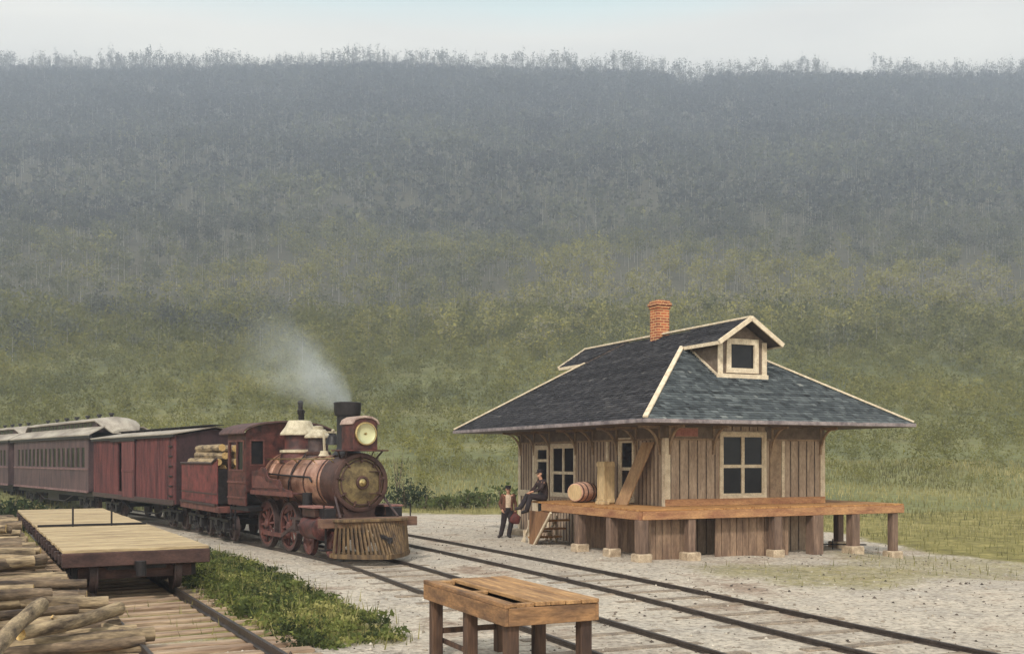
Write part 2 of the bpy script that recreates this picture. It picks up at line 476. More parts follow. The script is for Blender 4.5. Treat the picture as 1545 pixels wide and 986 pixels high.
ground.data.polygons.foreach_set('use_smooth', [True] * len(ground.data.polygons))

# ------------------------------------------------------------------ mountain side
PD = np.array([40, 52, 62, 80, 110, 150, 250, 400, 700, 1000, 1060, 1150, 1400])
PZ = np.array([-1.2, -.3, .5, 2.0, 5.2, 12, 38, 89, 225, 373, 385, 380, 300])
RPX = np.array([-900, -300, 0, 100, 250, 430, 560, 660, 770, 880, 990, 1030, 1045, 1065, 1100, 1300, 1545, 1900, 2600])
RY = np.array([110, 108, 106, 110, 108, 104, 102, 105, 109, 111, 114, 126, 130, 122, 115, 118, 117, 112, 120])
def hill_z(x, y):
    z = np.interp(y, PD, PZ)
    px = 772.5 + 1583 * x / np.maximum(y, 60)
    k = (692 - np.interp(px, RPX, RY)) / 587.0
    wgt = sstep(200, 1000, y)
    z = z * (1 + (k - 1) * wgt)
    z = z + vnoise(x, y, 90, 3.3) * 7 * sstep(150, 400, y) * sstep(1000, 700, y) + vnoise(x, y, 22, 5.3) * .8 * sstep(70, 130, y)
    return z
hx = axis_pts([(-960, -300, 30), (-300, 300, 8), (300, 960, 30)])
hy = axis_pts([(44, 140, 4), (140, 400, 10), (400, 1100, 20), (1100, 1250, 50)])
HX, HY = np.meshgrid(hx, hy)
HZ = hill_z(HX, HY)
hm_ = bpy.data.materials.new('hill_soil'); hm_.use_nodes = True
t = hm_.node_tree; N = t.nodes; L = t.links.new; b = N['Principled BSDF']
co = N.new('ShaderNodeTexCoord')
c_ = ramp_(nz_(.05, 8, .7).outputs['Fac'], [(.35, rgb(82, 86, 56)), (.5, rgb(112, 113, 66)), (.65, rgb(134, 128, 78))])
c2_ = ramp_(nz_(1.2, 8, .8).outputs['Fac'], [(.35, (.45, .45, .45)), (.6, (1.1, 1.1, 1.1))])
wa = N.new('ShaderNodeAttribute'); wa.attribute_name = 'wood'
litter = ramp_(nz_(.4, 8, .7).outputs['Fac'], [(.35, rgb(70, 66, 52)), (.65, rgb(98, 92, 70))])
mx_ = mixc(wa.outputs['Fac'], c_.outputs[0], litter.outputs[0])
L(mixc(.8, mx_.outputs[2], c2_.outputs[0], 'MULTIPLY').outputs[2], b.inputs['Base Color']); b.inputs['Roughness'].default_value = 1
n_, m_x = HX.shape
idx = np.arange(n_ * m_x).reshape(n_, m_x)
F = np.stack([idx[:-1, :-1], idx[:-1, 1:], idx[1:, 1:], idx[1:, :-1]], -1).reshape(-1)
hill = np_mesh('hillside', np.stack([HX, HY, HZ], -1).reshape(-1, 3), F, 4, hm_, sstep(190, 270, HY + 25 * vnoise(HX, HY, 40, 1.9)).ravel(), 'wood', 'structure')
hill.data.polygons.foreach_set('use_smooth', [True] * len(hill.data.polygons))

def leaf_cloud(P, H, W, nleaf, size, tintc, trunk=0.0, name='trees', mat=None, lift=0.3, trunk_tint=.97, tall=1.0):
    # many small triangles spread through each crown's volume, plus a thin three-sided stem
    n = len(P)
    d = rng.normal(size=(n, nleaf, 3)); d /= np.linalg.norm(d, axis=2, keepdims=True)
    rad = rng.random((n, nleaf, 1)) ** 0.45
    # clumps: pull leaves to a few lobes
    lob = rng.normal(size=(n, 4, 3)) * 0.33
    which = rng.integers(0, 4, (n, nleaf))
    c = d * rad * 0.72 + np.take_along_axis(lob, which[..., None].repeat(3, 2), 1)
    cen = np.empty((n, nleaf, 3))
    cen[..., :2] = P[:, None, :2] + c[..., :2] * W[:, None, None]
    cen[..., 2] = P[:, None, 2] + H[:, None] * (lift + (1 - lift) * (0.5 + 0.5 * c[..., 2] * tall))
    s = size * (0.6 + 0.8 * rng.random((n, nleaf, 1, 1))) * (W[:, None, None, None])
    off = rng.normal(size=(n, nleaf, 3, 3)); off /= np.linalg.norm(off, axis=3, keepdims=True)
    V = (cen[:, :, None, :] + off * s).reshape(-1, 3)
    T = np.clip(tintc[:, None, None] + rng.normal(size=(n, nleaf, 1)) * 0.07, 0, .9).repeat(3, 2).reshape(-1)
    faces = np.arange(len(V), dtype=np.int32)
    if trunk > 0:
        th = np.array([0, 2.1, 4.2])
        rr = (trunk * H)[:, None]
        bx = P[:, None, 0] + np.cos(th) * rr; by = P[:, None, 1] + np.sin(th) * rr
        bz = np.repeat(P[:, 2:3] - .5, 3, 1)
        top = np.stack([bx * .25 + P[:, None, 0] * .75, by * .25 + P[:, None, 1] * .75, bz + (H * .92)[:, None]], -1)
        bot = np.stack([bx, by, bz], -1)
        TV = np.concatenate([bot, top], 1)          # n,6,3
        base = len(V) + np.arange(n)[:, None] * 6
        tri = np.array([0,1,4, 0,4,3, 1,2,5, 1,5,4, 2,0,3, 2,3,5])
        TF = (base + tri[None]).reshape(-1)
        V = np.concatenate([V, TV.reshape(-1, 3)]); T = np.concatenate([T, np.full(n * 6, trunk_tint)])
        faces = np.concatenate([faces, TF.astype(np.int32)])
    return np_mesh(name, V, faces, 3, mat, T)

# the wood that covers the mountain: thousands of trees read as one mass
forest_m = tint_mat('forest_leaf', [(0, rgb(62, 62, 62)), (.3, rgb(92, 93, 86)), (.55, rgb(118, 118, 88)), (.8, rgb(156, 148, 76)), (.92, rgb(140, 136, 126)), (1, rgb(186, 180, 172))], .9, .25)
NF = 17000
yy = np.sqrt(rng.random(NF) * (1045**2 - 175**2) + 175**2)
xx = (rng.random(NF) * 2 - 1) * (0.62 * yy + 30)
P = np.stack([xx, yy, hill_z(xx, yy)], -1)
H = np.interp(yy, [175, 300, 600, 900, 960, 1045], [5.5, 8, 11, 13, 8, 7]) * (0.7 + .6 * rng.random(NF))
W = H * (0.27 + .12 * rng.random(NF))
tn = 0.34 + 0.26 * vnoise(xx, yy, 70, 7.7) + .14 * vnoise(xx, yy, 25, 9.7) + rng.normal(size=NF) * .07
yb = yy + 110 * vnoise(xx, yy * .4, 75, 4.4) + 40 * vnoise(xx, yy, 25, 1.4)
tn = tn - .16 * sstep(-.12, -.4, xx / yy) * sstep(500, 250, yy)
tn = tn + .26 * sstep(480, 200, yb) - .26 * sstep(450, 800, yy)
for cx_, cy_, sx_, sy_ in ((44, 265, 30, 60), (-66, 275, 16, 50), (120, 250, 30, 40), (12, 230, 26, 40)):   # stands with yellower spring leaf
    tn = tn + .32 * np.exp(-((xx - cx_) / sx_) ** 2 - ((yy - cy_) / sy_) ** 2)
nr = yy < 400
forest = leaf_cloud(P[~nr], H[~nr], W[~nr], 44, .32, np.clip(tn[~nr], .03, .88), .011, 'forest', forest_m)
tag(forest, 'hazy wood of thin pale trunked trees covering the upper mountain', 'forest', kind='stuff')
near_wood = leaf_cloud(P[nr], H[nr], W[nr] * 1.05, 210, .135, np.clip(tn[nr], .03, .88), .011, 'lower_forest', forest_m)
tag(near_wood, 'olive leafed edge of the wood where the mountain side begins to steepen', 'forest', kind='stuff')

# thin bare stems standing along the ridge
NR = 3200
yy = 960 + rng.random(NR) * 70
xx = (rng.random(NR) * 2 - 1) * (0.62 * yy)
P = np.stack([xx, yy, hill_z(xx, yy)], -1)
H = (9 + 14 * rng.random(NR) ** 1.3) * (1 + .55 * vnoise(xx, yy * 0, 28, 6.6))
keep = vnoise(xx, yy * 0, 40, 2.2) + .35 * rng.random(NR) > -.2
P, H = P[keep], H[keep]
ridge = leaf_cloud(P, H, H * .15, 34, .24, np.clip(.25 + .2 * rng.random(len(H)), 0, 1), .016, 'ridge_trees', forest_m, lift=.42)
tag(ridge, 'line of tall thin trees fringing the mountain top against the sky', 'trees', kind='stuff')

NP = 1900
yy = np.sqrt(rng.random(NP) * (960**2 - 230**2) + 230**2)
xx = (rng.random(NP) * 2 - 1) * (0.62 * yy + 30)
H = np.interp(yy, [230, 600, 960], [9, 14, 17]) * (0.8 + .4 * rng.random(NP))
bare = leaf_cloud(np.stack([xx, yy, hill_z(xx, yy)], -1), H, H * .16, 12, .2, np.clip(.5 + .2 * rng.normal(size=NP), 0, .9), .013, 'pale_stems', forest_m, lift=.6, trunk_tint=.965)
tag(bare, 'pale bare stems standing out all over the wooded mountain side', 'trees', kind='stuff')

# brush and rough grass on the lower slope
brush_m = tint_mat('brush_leaf', [(0, rgb(78, 82, 46)), (.35, rgb(104, 104, 58)), (.6, rgb(124, 121, 64)), (.85, rgb(148, 140, 76)), (1, rgb(170, 160, 132))], .9, .3)
NB = 9000
yy = 64 + (rng.random(NB) ** .8) * 170
xx = (rng.random(NB) * 2 - 1) * (0.62 * yy + 12)
zz = hill_z(xx, yy)
H = np.interp(yy, [64, 100, 180, 235], [.8, 1.5, 2.6, 4.5]) * (0.5 + 1.0 * rng.random(NB))
W = H * (.42 + .25 * rng.random(NB))
tn = .52 + .3 * vnoise(xx, yy, 24, 6.1) + rng.normal(size=NB) * .06
brush = leaf_cloud(np.stack([xx, yy, zz], -1), H, W, 90, .14, np.clip(tn, .05, .9), .008, 'hillside_brush', brush_m, lift=.0)
tag(brush, 'olive green brush covering the lower slope behind the station', 'brush', kind='stuff')

def blades(name, x, y, z, h, wd, tintv, mat, lean=.35):
    n = len(x)
    a = rng.random(n) * 2 * PI
    dx, dy = np.cos(a) * wd, np.sin(a) * wd
    la = rng.random(n) * 2 * PI; lr = lean * h * rng.random(n)
    V = np.empty((n, 3, 3))
    V[:, 0] = np.stack([x - dx, y - dy, z - .02], -1)
    V[:, 1] = np.stack([x + dx, y + dy, z - .02], -1)
    V[:, 2] = np.stack([x + np.cos(la) * lr, y + np.sin(la) * lr, z + h], -1)
    return np_mesh(name, V.reshape(-1, 3), np.arange(n * 3, dtype=np.int32), 3, mat, np.repeat(tintv, 3))

grass_m = tint_mat('grass_blade', [(0, rgb(78, 78, 52)), (.4, rgb(116, 113, 72)), (.7, rgb(148, 140, 90)), (1, rgb(182, 170, 124))], .9, .3)
n = 70000
x = (rng.random(n) * 2 - 1) * 52; y = 24 + rng.random(n) ** .8 * 60
k = np.where(y < 60, cover(x, y), 1) * (0.4 + 1.2 * rng.random(n)) > .62
vis = np.abs(x) < .56 * y + 4
x, y = x[k & vis], y[k & vis]
zb = np.where(y > 56, np.maximum(hill_z(x, y), ground_z(x, y)), ground_z(x, y))
hb = (.16 + .3 * rng.random(len(x))) * np.interp(y, [24, 50, 84], [.6, .75, 1.0])
gfield = blades('grass', x, y, zb, hb, np.interp(y, [24, 84], [.012, .05]), np.clip(.55 + .45 * vnoise(x, y, 8, 1.1) + rng.normal(size=len(x)) * .14, 0, 1), grass_m)
tag(gfield, 'yellow green meadow grass spreading from the station to the foot of the mountain', 'grass', kind='stuff')
# ------------------------------------------------------------------ railway tracks
def sweep(mb, pts, prof):
    # prof: closed list of (across, height)
    k = len(prof); base = []
    for i, p in enumerate(pts):
        t = (pts[min(i+1, len(pts)-1)] - pts[max(i-1, 0)]).normalized()
        u = Vector((t.y, -t.x, 0))
        b = len(mb.v)
        for a, z in prof: mb.v.append(tuple(p + u * a + Vector((0, 0, z))))
        base.append(b)
    for i in range(len(base)-1):
        for j in range(k):
            mb.face((base[i]+j, base[i]+(j+1) % k, base[i+1]+(j+1) % k, base[i+1]+j))
    mb.face([base[0]+j for j in range(k)]); mb.face([base[-1]+j for j in range(k)][::-1])
RAILP = [(-.055, 0), (.055, 0), (.055, .015), (.010, .03), (.010, .09), (.027, .104), (.027, .132), (-.027, .132), (-.027, .104), (-.010, .09), (-.010, .03), (-.055, .015)]
def shift(pts, off, z=0.0):
    o = []
    for i, p in enumerate(pts):
        t = (pts[min(i+1, len(pts)-1)] - pts[max(i-1, 0)]).normalized()
        o.append(p + Vector((t.y, -t.x, 0)) * off + Vector((0, 0, z)))
    return o
def track(name, label, pts, z=-0.045):
    t = thing(name, label, 'railway track')
    for sgn in (-1, 1):
        mb = MB(); sweep(mb, shift(pts, sgn * .735, z), RAILP)
        mb.build('rail', rail_m, t, smooth=False)
    return t
trk1 = track('railway_track', 'running track under the steam locomotive, its rails sunk in gravel', [p for p in S1 if p.y > 3])
trk2 = track('railway_track', 'empty running track beside the station platform, rails sunk in gravel', [p for p in S2 if p.y > 3])
def buried_ties(t, pts, d0, d1):
    s, nxt = 0.0, 0.0
    for i in range(1, len(pts)):
        seg = (pts[i] - pts[i-1]); s += seg.length
        if s < nxt or not (d0 < pts[i].y < d1): continue
        nxt = s + .62
        dr = seg.normalized(); u = Vector((dr.y, -dr.x, 0))
        j = random.uniform(-.1, .1)
        mb = MB()
        mb.beam(pts[i] - u * (1.2 + j) + Vector((0, 0, -.046 + random.uniform(-.014, .010))), pts[i] + u * (1.2 - j) + Vector((0, 0, -.046 + random.uniform(-.014, .010))), .2, .13)
        mb.build('sleeper', gravel_tie, t, bevel=.01)
gravel_tie = M('dusty_tie', rgb(150, 134, 116), rgb(104, 92, 80), stretch=(1, 1, 1), scale=5, bump=.6, fine=.4)
buried_ties(trk1, S1, 9, 26)
buried_ties(trk2, S2, 9, 24)
trk3 = thing('railway_track', 'siding track with open wooden sleepers in front of the flatcars', 'railway track')
sp = [side_pt(s) for s in np.arange(-9, 30, 1.0)]
for sgn in (-1, 1):
    mb = MB(); sweep(mb, shift(sp, sgn * .735, .07), RAILP)
    mb.build('rail', rail_m, trk3, smooth=False)
for s in np.arange(-7.2, 14, .55):
    j = random.uniform(-.12, .12); k = random.uniform(-.03, .03); zt = -.015 + random.uniform(-.012, .012)
    # built in the sleeper's own frame so the grain runs along it
    mb2 = MB(); mb2.beam((0, -1.42 + j, 0), (0, 1.42 + j, 0), random.uniform(.17, .25), .19, up=(0, 0, 1))
    o = mb2.build('sleeper', tie_m, trk3, bevel=.015)
    c0 = side_pt(s); o.location = (c0.x, c0.y, zt); o.rotation_euler = (0, 0, SIDE_H - PI / 2 + k)

# ------------------------------------------------------------------ station building
BL, BW = 9.1, 5.43            # along the track, across
BORG, BRZ = (4.11, 28.1, 0), R(25.07)
DK = 1.33                     # platform floor
EZ = 3.52                     # eave underside
stn = thing('station_building', 'small wooden railway station with hipped shingle roof and brick chimney', 'station', BORG, BRZ)

def wall_holes(mb, fn, a0, a1, z0, z1, holes, th):
    # fn(a, z, depth) -> point; holes: (a0, a1, z0, z1)
    xs = sorted({a0, a1, *[h[0] for h in holes], *[h[1] for h in holes]})
    for i in range(len(xs)-1):
        p, q = xs[i], xs[i+1]
        hs = sorted([h for h in holes if h[0] <= p + 1e-6 and h[1] >= q - 1e-6], key=lambda h: h[2])
        z = z0
        for h in hs + [None]:
            top = h[2] if h else z1
            if top - z > 1e-3:
                mb.hexa([fn(p, z, 0), fn(q, z, 0), fn(q, z, th), fn(p, z, th), fn(p, top, 0), fn(q, top, 0), fn(q, top, th), fn(p, top, th)])
            if h: z = h[3]
fe = lambda a, z, d: (a, d, z)                    # end wall: plane v = 0, outside is -v
ft = lambda a, z, d: (d, a, z)                    # track wall: plane u = 0, outside is -u
fb = lambda a, z, d: (a, BL - d, z)
fr = lambda a, z, d: (BW - d, a, z)
joint_m = M('board_joint_strip', rgb(112, 94, 80), rgb(74, 60, 53), scale=5)
end_holes = [(1.82, 3.28, 1.54, 3.29)]
trk_holes = [(1.62, 2.34, 1.40, 3.14), (5.08, 6.62, 1.42, 3.02), (6.92, 7.76, .25, 2.98)]
for fn, ln, holes in ((fe, BW, end_holes), (ft, BL, trk_holes), (fb, BW, [(1.9, 3.4, 1.7, 3.0)]), (fr, BL, [(2, 3.4, 1.7, 3.0), (5.6, 7, 1.7, 3.0)])):
    mb = MB()
    lo = 0 if fn in (ft, fr) else .12
    hi = ln if fn in (ft, fr) else ln - .12
    wall_holes(mb, fn, lo, hi, -.15, EZ, holes, .12)
    a = .16                                         # battens
    while a < ln - .1:
        segs = [(-.1, EZ)]
        for h in holes:
            if h[0] - .1 < a < h[1] + .1:
                segs = [(-.1, h[2] - .1), (h[3] + .1, EZ)]
        for z0, z1 in segs:
            if z1 - z0 > .05:
                mb.hexa([fn(a - .016, z0, -.014), fn(a + .016, z0, -.014), fn(a + .016, z0, .004), fn(a - .016, z0, .004), fn(a - .016, z1, -.014), fn(a + .016, z1, -.014), fn(a + .016, z1, .004), fn(a - .016, z1, .004)], 1)
        a += .195 if fn is ft else .29
    mb.build('wall', [wall_paint, joint_m], stn, smooth=False)
mb = MB(); mb.box(.13, BW - .13, .13, BL - .13, 1.2, 1.28); mb.build('floor', iron_dark, stn, smooth=False)

def slab(mb, fn, a0, a1, z0, z1, d0, d1):
    mb.hexa([fn(a0, z0, d0), fn(a1, z0, d0), fn(a1, z0, d1), fn(a0, z0, d1), fn(a0, z1, d0), fn(a1, z1, d0), fn(a1, z1, d1), fn(a0, z1, d1)])
# corner boards, base board, frieze
for fn, ln, spots in ((fe, BW, (.07, BW - .07)), (ft, BL, (.07, BL - .07)), (fr, BL, (.07, BL - .07)), (fb, BW, (.07, BW - .07))):
    for a in spots:
        mb = MB(); slab(mb, fn, a - .07 - (.03 if a < 1 else -.001), a + .07 + (.03 if a > 1 else -.001), -.1 if fn is ft else DK, 3.16, -.035 if fn in (fe, fb) else -.032, .001)
        mb.build('corner_board', trim_paint, stn, smooth=False, bevel=.004)
    for q0, q1 in (((0, 1.75), (3.35, ln)) if fn is fe else ((0, ln),)):
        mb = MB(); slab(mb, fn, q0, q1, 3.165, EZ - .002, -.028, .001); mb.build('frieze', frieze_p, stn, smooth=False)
        mb = MB(); slab(mb, fn, max(q0, .11), min(q1, ln - .11), 3.11, 3.162, -.05, .001); mb.build('frieze_moulding', trim_brown, stn, smooth=False, bevel=.004)
mb = MB(); slab(mb, fe, -.03, BW + .03, DK + .005, 1.52, -.045, .001); mb.build('base_board', rim_wood, stn, smooth=False, bevel=.004)
mb = MB(); slab(mb, ft, 7.86, BL + .03, 1.34, 1.55, -.05, .001); mb.build('belt_board', trim_paint, stn, smooth=False, bevel=.004)
mb = MB(); slab(mb, ft, 7.86, 8.0, -.1, 3.1, -.04, .001); mb.build('door_post', trim_paint, stn, smooth=False, bevel=.004)
mb = MB(); slab(mb, ft, 3.0, 3.1, DK + .01, 3.105, -.04, .001); mb.build('pilaster', trim_paint, stn, smooth=False, bevel=.004)
mb = MB(); slab(mb, fe, 3.47, 3.86, 1.525, 3.105, -.04, .001); mb.build('pilaster', trim_brown, stn, smooth=False, bevel=.004)
mb = MB(); slab(mb, fe, 3.88, 3.98, 1.525, 3.105, -.044, .001); mb.build('pilaster', trim_paint, stn, smooth=False, bevel=.004)
# stone step under the far corner
mb = MB(); mb.box(-.35, .35, 7.5, 9.4, -.06, .2); mb.build('foundation_stone', foot_stone, stn, bevel=.03)

def window(fn, h, cols, rails, parent, casing=.065, name='window', cm=None):
    a0, a1, z0, z1 = h
    cm = cm or trim_paint
    mb = MB()
    slab(mb, fn, a0 - casing, a0 + .02, z0 - .03, z1 + casing, -.042, .03)
    slab(mb, fn, a1 - .02, a1 + casing, z0 - .03, z1 + casing, -.042, .03)
    slab(mb, fn, a0 + .021, a1 - .021, z1 - .02, z1 + casing, -.040, .03)
    slab(mb, fn, a0 + .021, a1 - .021, z0 - .03, z0 + .05, -.040, .03)
    wn = mb.build(name, cm, parent, smooth=False, bevel=.004)
    wd = (a1 - a0 - .04) / cols
    sash = MB(); pane = MB()
    for c in range(cols):
        p, q = a0 + .02 + c * wd, a0 + .02 + (c + 1) * wd
        zz = [z0 + .05] + list(rails) + [z1 - .02]
        bw = .05
        slab(sash, fn, p + .001, p + bw, z0 + .051, z1 - .021, -.014, .035)
        slab(sash, fn, q - bw, q - .001, z0 + .051, z1 - .021, -.014, .035)
        for k, z in enumerate(zz):
            lo, hi = (z, z + .06) if k == 0 else ((z - .06, z) if k == len(zz) - 1 else (z - .045, z + .045))
            slab(sash, fn, p + bw + .001, q - bw - .001, lo, hi, -.012, .033)
        slab(pane, fn, p + .03, q - .03, z0 + .07, z1 - .04, .022, .03)
    sash.build('sash', cm, wn, smooth=False)
    pane.build('pane', pane_m, wn, smooth=False)
    return wn
window(fe, end_holes[0], 2, [2.40], stn)
window(ft, trk_holes[0], 1, [2.32], stn)
window(ft, trk_holes[1], 2, [2.16], stn)
window(fb, (1.9, 3.4, 1.7, 3.0), 2, [2.35], stn)
window(fr, (2, 3.4, 1.7, 3.0), 2, [2.35], stn)
window(fr, (5.6, 7, 1.7, 3.0), 2, [2.35], stn)
# door with a light above
dr = window(ft, trk_holes[2], 1, [2.55], stn, name='door')

# eave brackets
mb = None
def bracket(fn, a):
    mb = MB()
    mb.hexa([fn(a-.035, 2.72, -.05), fn(a+.035, 2.72, -.05), fn(a+.035, 2.72, -.002), fn(a-.035, 2.72, -.002), fn(a-.035, EZ-.005, -.05), fn(a+.035, EZ-.005, -.05), fn(a+.035, EZ-.005, -.002), fn(a-.035, EZ-.005, -.002)])
    poly = []
    for k in range(7):
        th = k / 6 * PI / 2
        poly.append((-.05 - .62 * (1 - math.cos(th)), 2.78 + .68 * math.sin(th)))
    for k in range(6, -1, -1):
        th = k / 6 * PI / 2
        poly.append((-.05 - .54 * (1 - math.cos(th)) , 2.92 + .54 * math.sin(th)))
    poly = [p for p in poly]
    n = len(mb.v); kk = len(poly)
    mb.v += [fn(a - .03, z, d) for d, z in poly] + [fn(a + .03, z, d) for d, z in poly]
    half = 7
    for off, s in ((0, 1), (kk, -1)):
        for i in range(half - 1):
            mb.face((n+off+i, n+off+i+1, n+off+kk-2-i, n+off+kk-1-i))
    for i in range(kk):
        j = (i + 1) % kk
        mb.face((n+i, n+j, n+kk+j, n+kk+i))
    mb.hexa([fn(a-.03, EZ-.09, -.7), fn(a+.03, EZ-.09, -.7), fn(a+.03, EZ-.09, -.051), fn(a-.03, EZ-.09, -.051), fn(a-.03, EZ-.008, -.7), fn(a+.03, EZ-.008, -.7), fn(a+.03, EZ-.008, -.051), fn(a-.03, EZ-.008, -.051)])
    mb.build('bracket', trim_brown, stn, smooth=False)
for a in (.12, 1.55, 3.55, 5.3): bracket(fe, a)
for a in (.25, 1.45, 2.5, 3.9, 5.0, 6.75, 7.9, 8.95): bracket(ft, a)
for a in (.3, 2.2, 4.5, 6.8, 8.8): bracket(fr, a)
for a in (.12, 5.3): bracket(fb, a)

# roof
OV, SL, RZ_ = 1.75, .66, 6.47
U0, U1, V0, V1 = -OV, BW + OV, -OV, BL + OV
UM = BW / 2
E0 = EZ + .06                           # roof plane height at the eave edge
SLP = (RZ_ - E0) / (UM - U0)
GW = 1.07                               # half width of the gablet
GZ0 = RZ_ - SLP * GW
GV = .25                                # gablet wall stands this far inside the end wall
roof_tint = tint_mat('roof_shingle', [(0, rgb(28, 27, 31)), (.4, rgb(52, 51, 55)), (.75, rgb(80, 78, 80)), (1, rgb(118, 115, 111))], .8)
roof_tint_lit = tint_mat('roof_shingle_sunlit', [(0, rgb(36, 38, 41)), (.4, rgb(70, 75, 78)), (.75, rgb(100, 105, 106)), (1, rgb(136, 138, 134))], .8)  # end slopes: sunlit tone put into a lighter copy of the shingle
mb = MB()
zc = E0 - .03
eave = [(U0, V0), (U1, V0), (U1, V1), (U0, V1)]
hv0, hv1 = V0 + (UM - U0), V1 - (UM - U0)
A = [(u, v, zc) for u, v in eave] + [(UM, hv0, RZ_ - .03), (UM, hv1, RZ_ - .03)]
n = len(mb.v); mb.v += A
for f in ((0, 1, 4), (1, 2, 5, 4), (2, 3, 5), (3, 0, 4, 5)): mb.face(f)
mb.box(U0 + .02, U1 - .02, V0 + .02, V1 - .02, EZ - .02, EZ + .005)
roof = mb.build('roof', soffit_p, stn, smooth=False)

def shingles(name, mat, P0, P1, Q0, Q1, course=.125, wdt=.15, clip=None):
    # plane from eave edge P0-P1 up to Q0-Q1, laid in overlapping courses
    P0, P1, Q0, Q1 = map(Vector, (P0, P1, Q0, Q1))
    nrm = (P1 - P0).cross(Q0 - P0).normalized()
    if nrm.z < 0: nrm = -nrm
    upv = ((Q0 + Q1) / 2 - (P0 + P1) / 2)
    along = (P1 - P0).normalized()
    rise = upv - along * upv.dot(along)
    nc = max(2, int(rise.length / course))
    rdir = rise.normalized()
    V, T = [], []
    for c in range(nc):
        f0, f1 = c / nc, (c + 1.12) / nc
        la, ra = P0.lerp(Q0, f0), P1.lerp(Q1, f0)
        fm = min(1, (c + 1) / nc)
        ln = (ra - la).length
        row = random.gauss(0, .06)
        x = 0.0
        while x < ln - 1e-3:
            wd = min(wdt * random.uniform(.55, 1.5), ln - x)
            a = la + along * x; b_ = la + along * min(x + wd - .006, ln)
            j = random.uniform(-.018, .018)
            top = rdir * (rise.length / nc * 1.1)
            # keep inside the slanted sides
            la1, ra1 = P0.lerp(Q0, fm), P1.lerp(Q1, fm)
            ta, tb = a + top, b_ + top
            sa = max((ta - la1).dot(along), 0 if True else 0); sb = (tb - la1).dot(along); l1 = (ra1 - la1).length
            ta = la1 + along * min(max(sa, 0), l1) + (top - (la1 - la) + along * (la1 - la).dot(along)) * 0
            tb = la1 + along * min(max(sb, 0), l1)
            if clip is None or clip((a + b_) / 2):
                lo = nrm * random.uniform(.020, .032); hi = nrm * .004
                dn = rdir * j
                V += [a - dn + lo, b_ - dn + lo, tb + hi, ta + hi, a - dn + nrm * .001, b_ - dn + nrm * .001]
                tt = min(1, max(0, .42 + row + random.gauss(0, .13)))
                T += [tt] * 6
            x += wd
    nq = len(V) // 6
    me_v = np.array([tuple(p) for p in V], dtype=np.float32)
    q = np.array([0, 1, 2, 3, 4, 5, 1, 0, 4, 0, 3, 3, 5, 2, 1, 1])
    q = np.array([0, 1, 2, 3, 4, 5, 1, 0])
    Fq = (np.arange(nq)[:, None] * 6 + q[None]).reshape(-1).astype(np.int32)
    o = np_mesh(name, me_v, Fq, 4, mat, T)
    o.parent = roof
    return o
e = .004
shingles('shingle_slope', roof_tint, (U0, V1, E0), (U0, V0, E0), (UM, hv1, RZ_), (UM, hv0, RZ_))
shingles('shingle_slope', roof_tint_lit, (U0, V0, E0), (U1, V0, E0), (UM, hv0, RZ_), (UM + .01, hv0, RZ_))
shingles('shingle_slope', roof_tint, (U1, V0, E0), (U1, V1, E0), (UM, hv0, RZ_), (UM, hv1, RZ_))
shingles('shingle_slope', roof_tint_lit, (U1, V1, E0), (U0, V1, E0), (UM + .01, hv1, RZ_), (UM, hv1, RZ_))
# fascia and gutter board
mb = MB()
for (a, c) in ((0, 1), (1, 2), (2, 3), (3, 0)):
    p, q = Vector((*eave[a], EZ + .03)), Vector((*eave[c], EZ + .03))
    d = (q - p).normalized()
    mb.beam(p - d * .025, q + d * -.0252, .05, .10, up=(0, 0, 1))
mb.build('fascia', fascia_p, roof, smooth=False, bevel=.006)
# hip boards
def on_hip(su, sv, t):
    return Vector((U0 + t if su < 0 else U1 - t, V0 + t if sv < 0 else V1 - t, E0 + SLP * t + .05))
tmax = (GZ0 - E0) / SLP
for su in (-1, 1):
    for sv_ in (-1, 1):
        mb = MB(); mb.beam(on_hip(su, sv_, .02), on_hip(su, sv_, tmax + .03), .13, .05, up=(0, 0, 1))
        mb.build('hip_board', trim_paint, roof, smooth=False, bevel=.005)
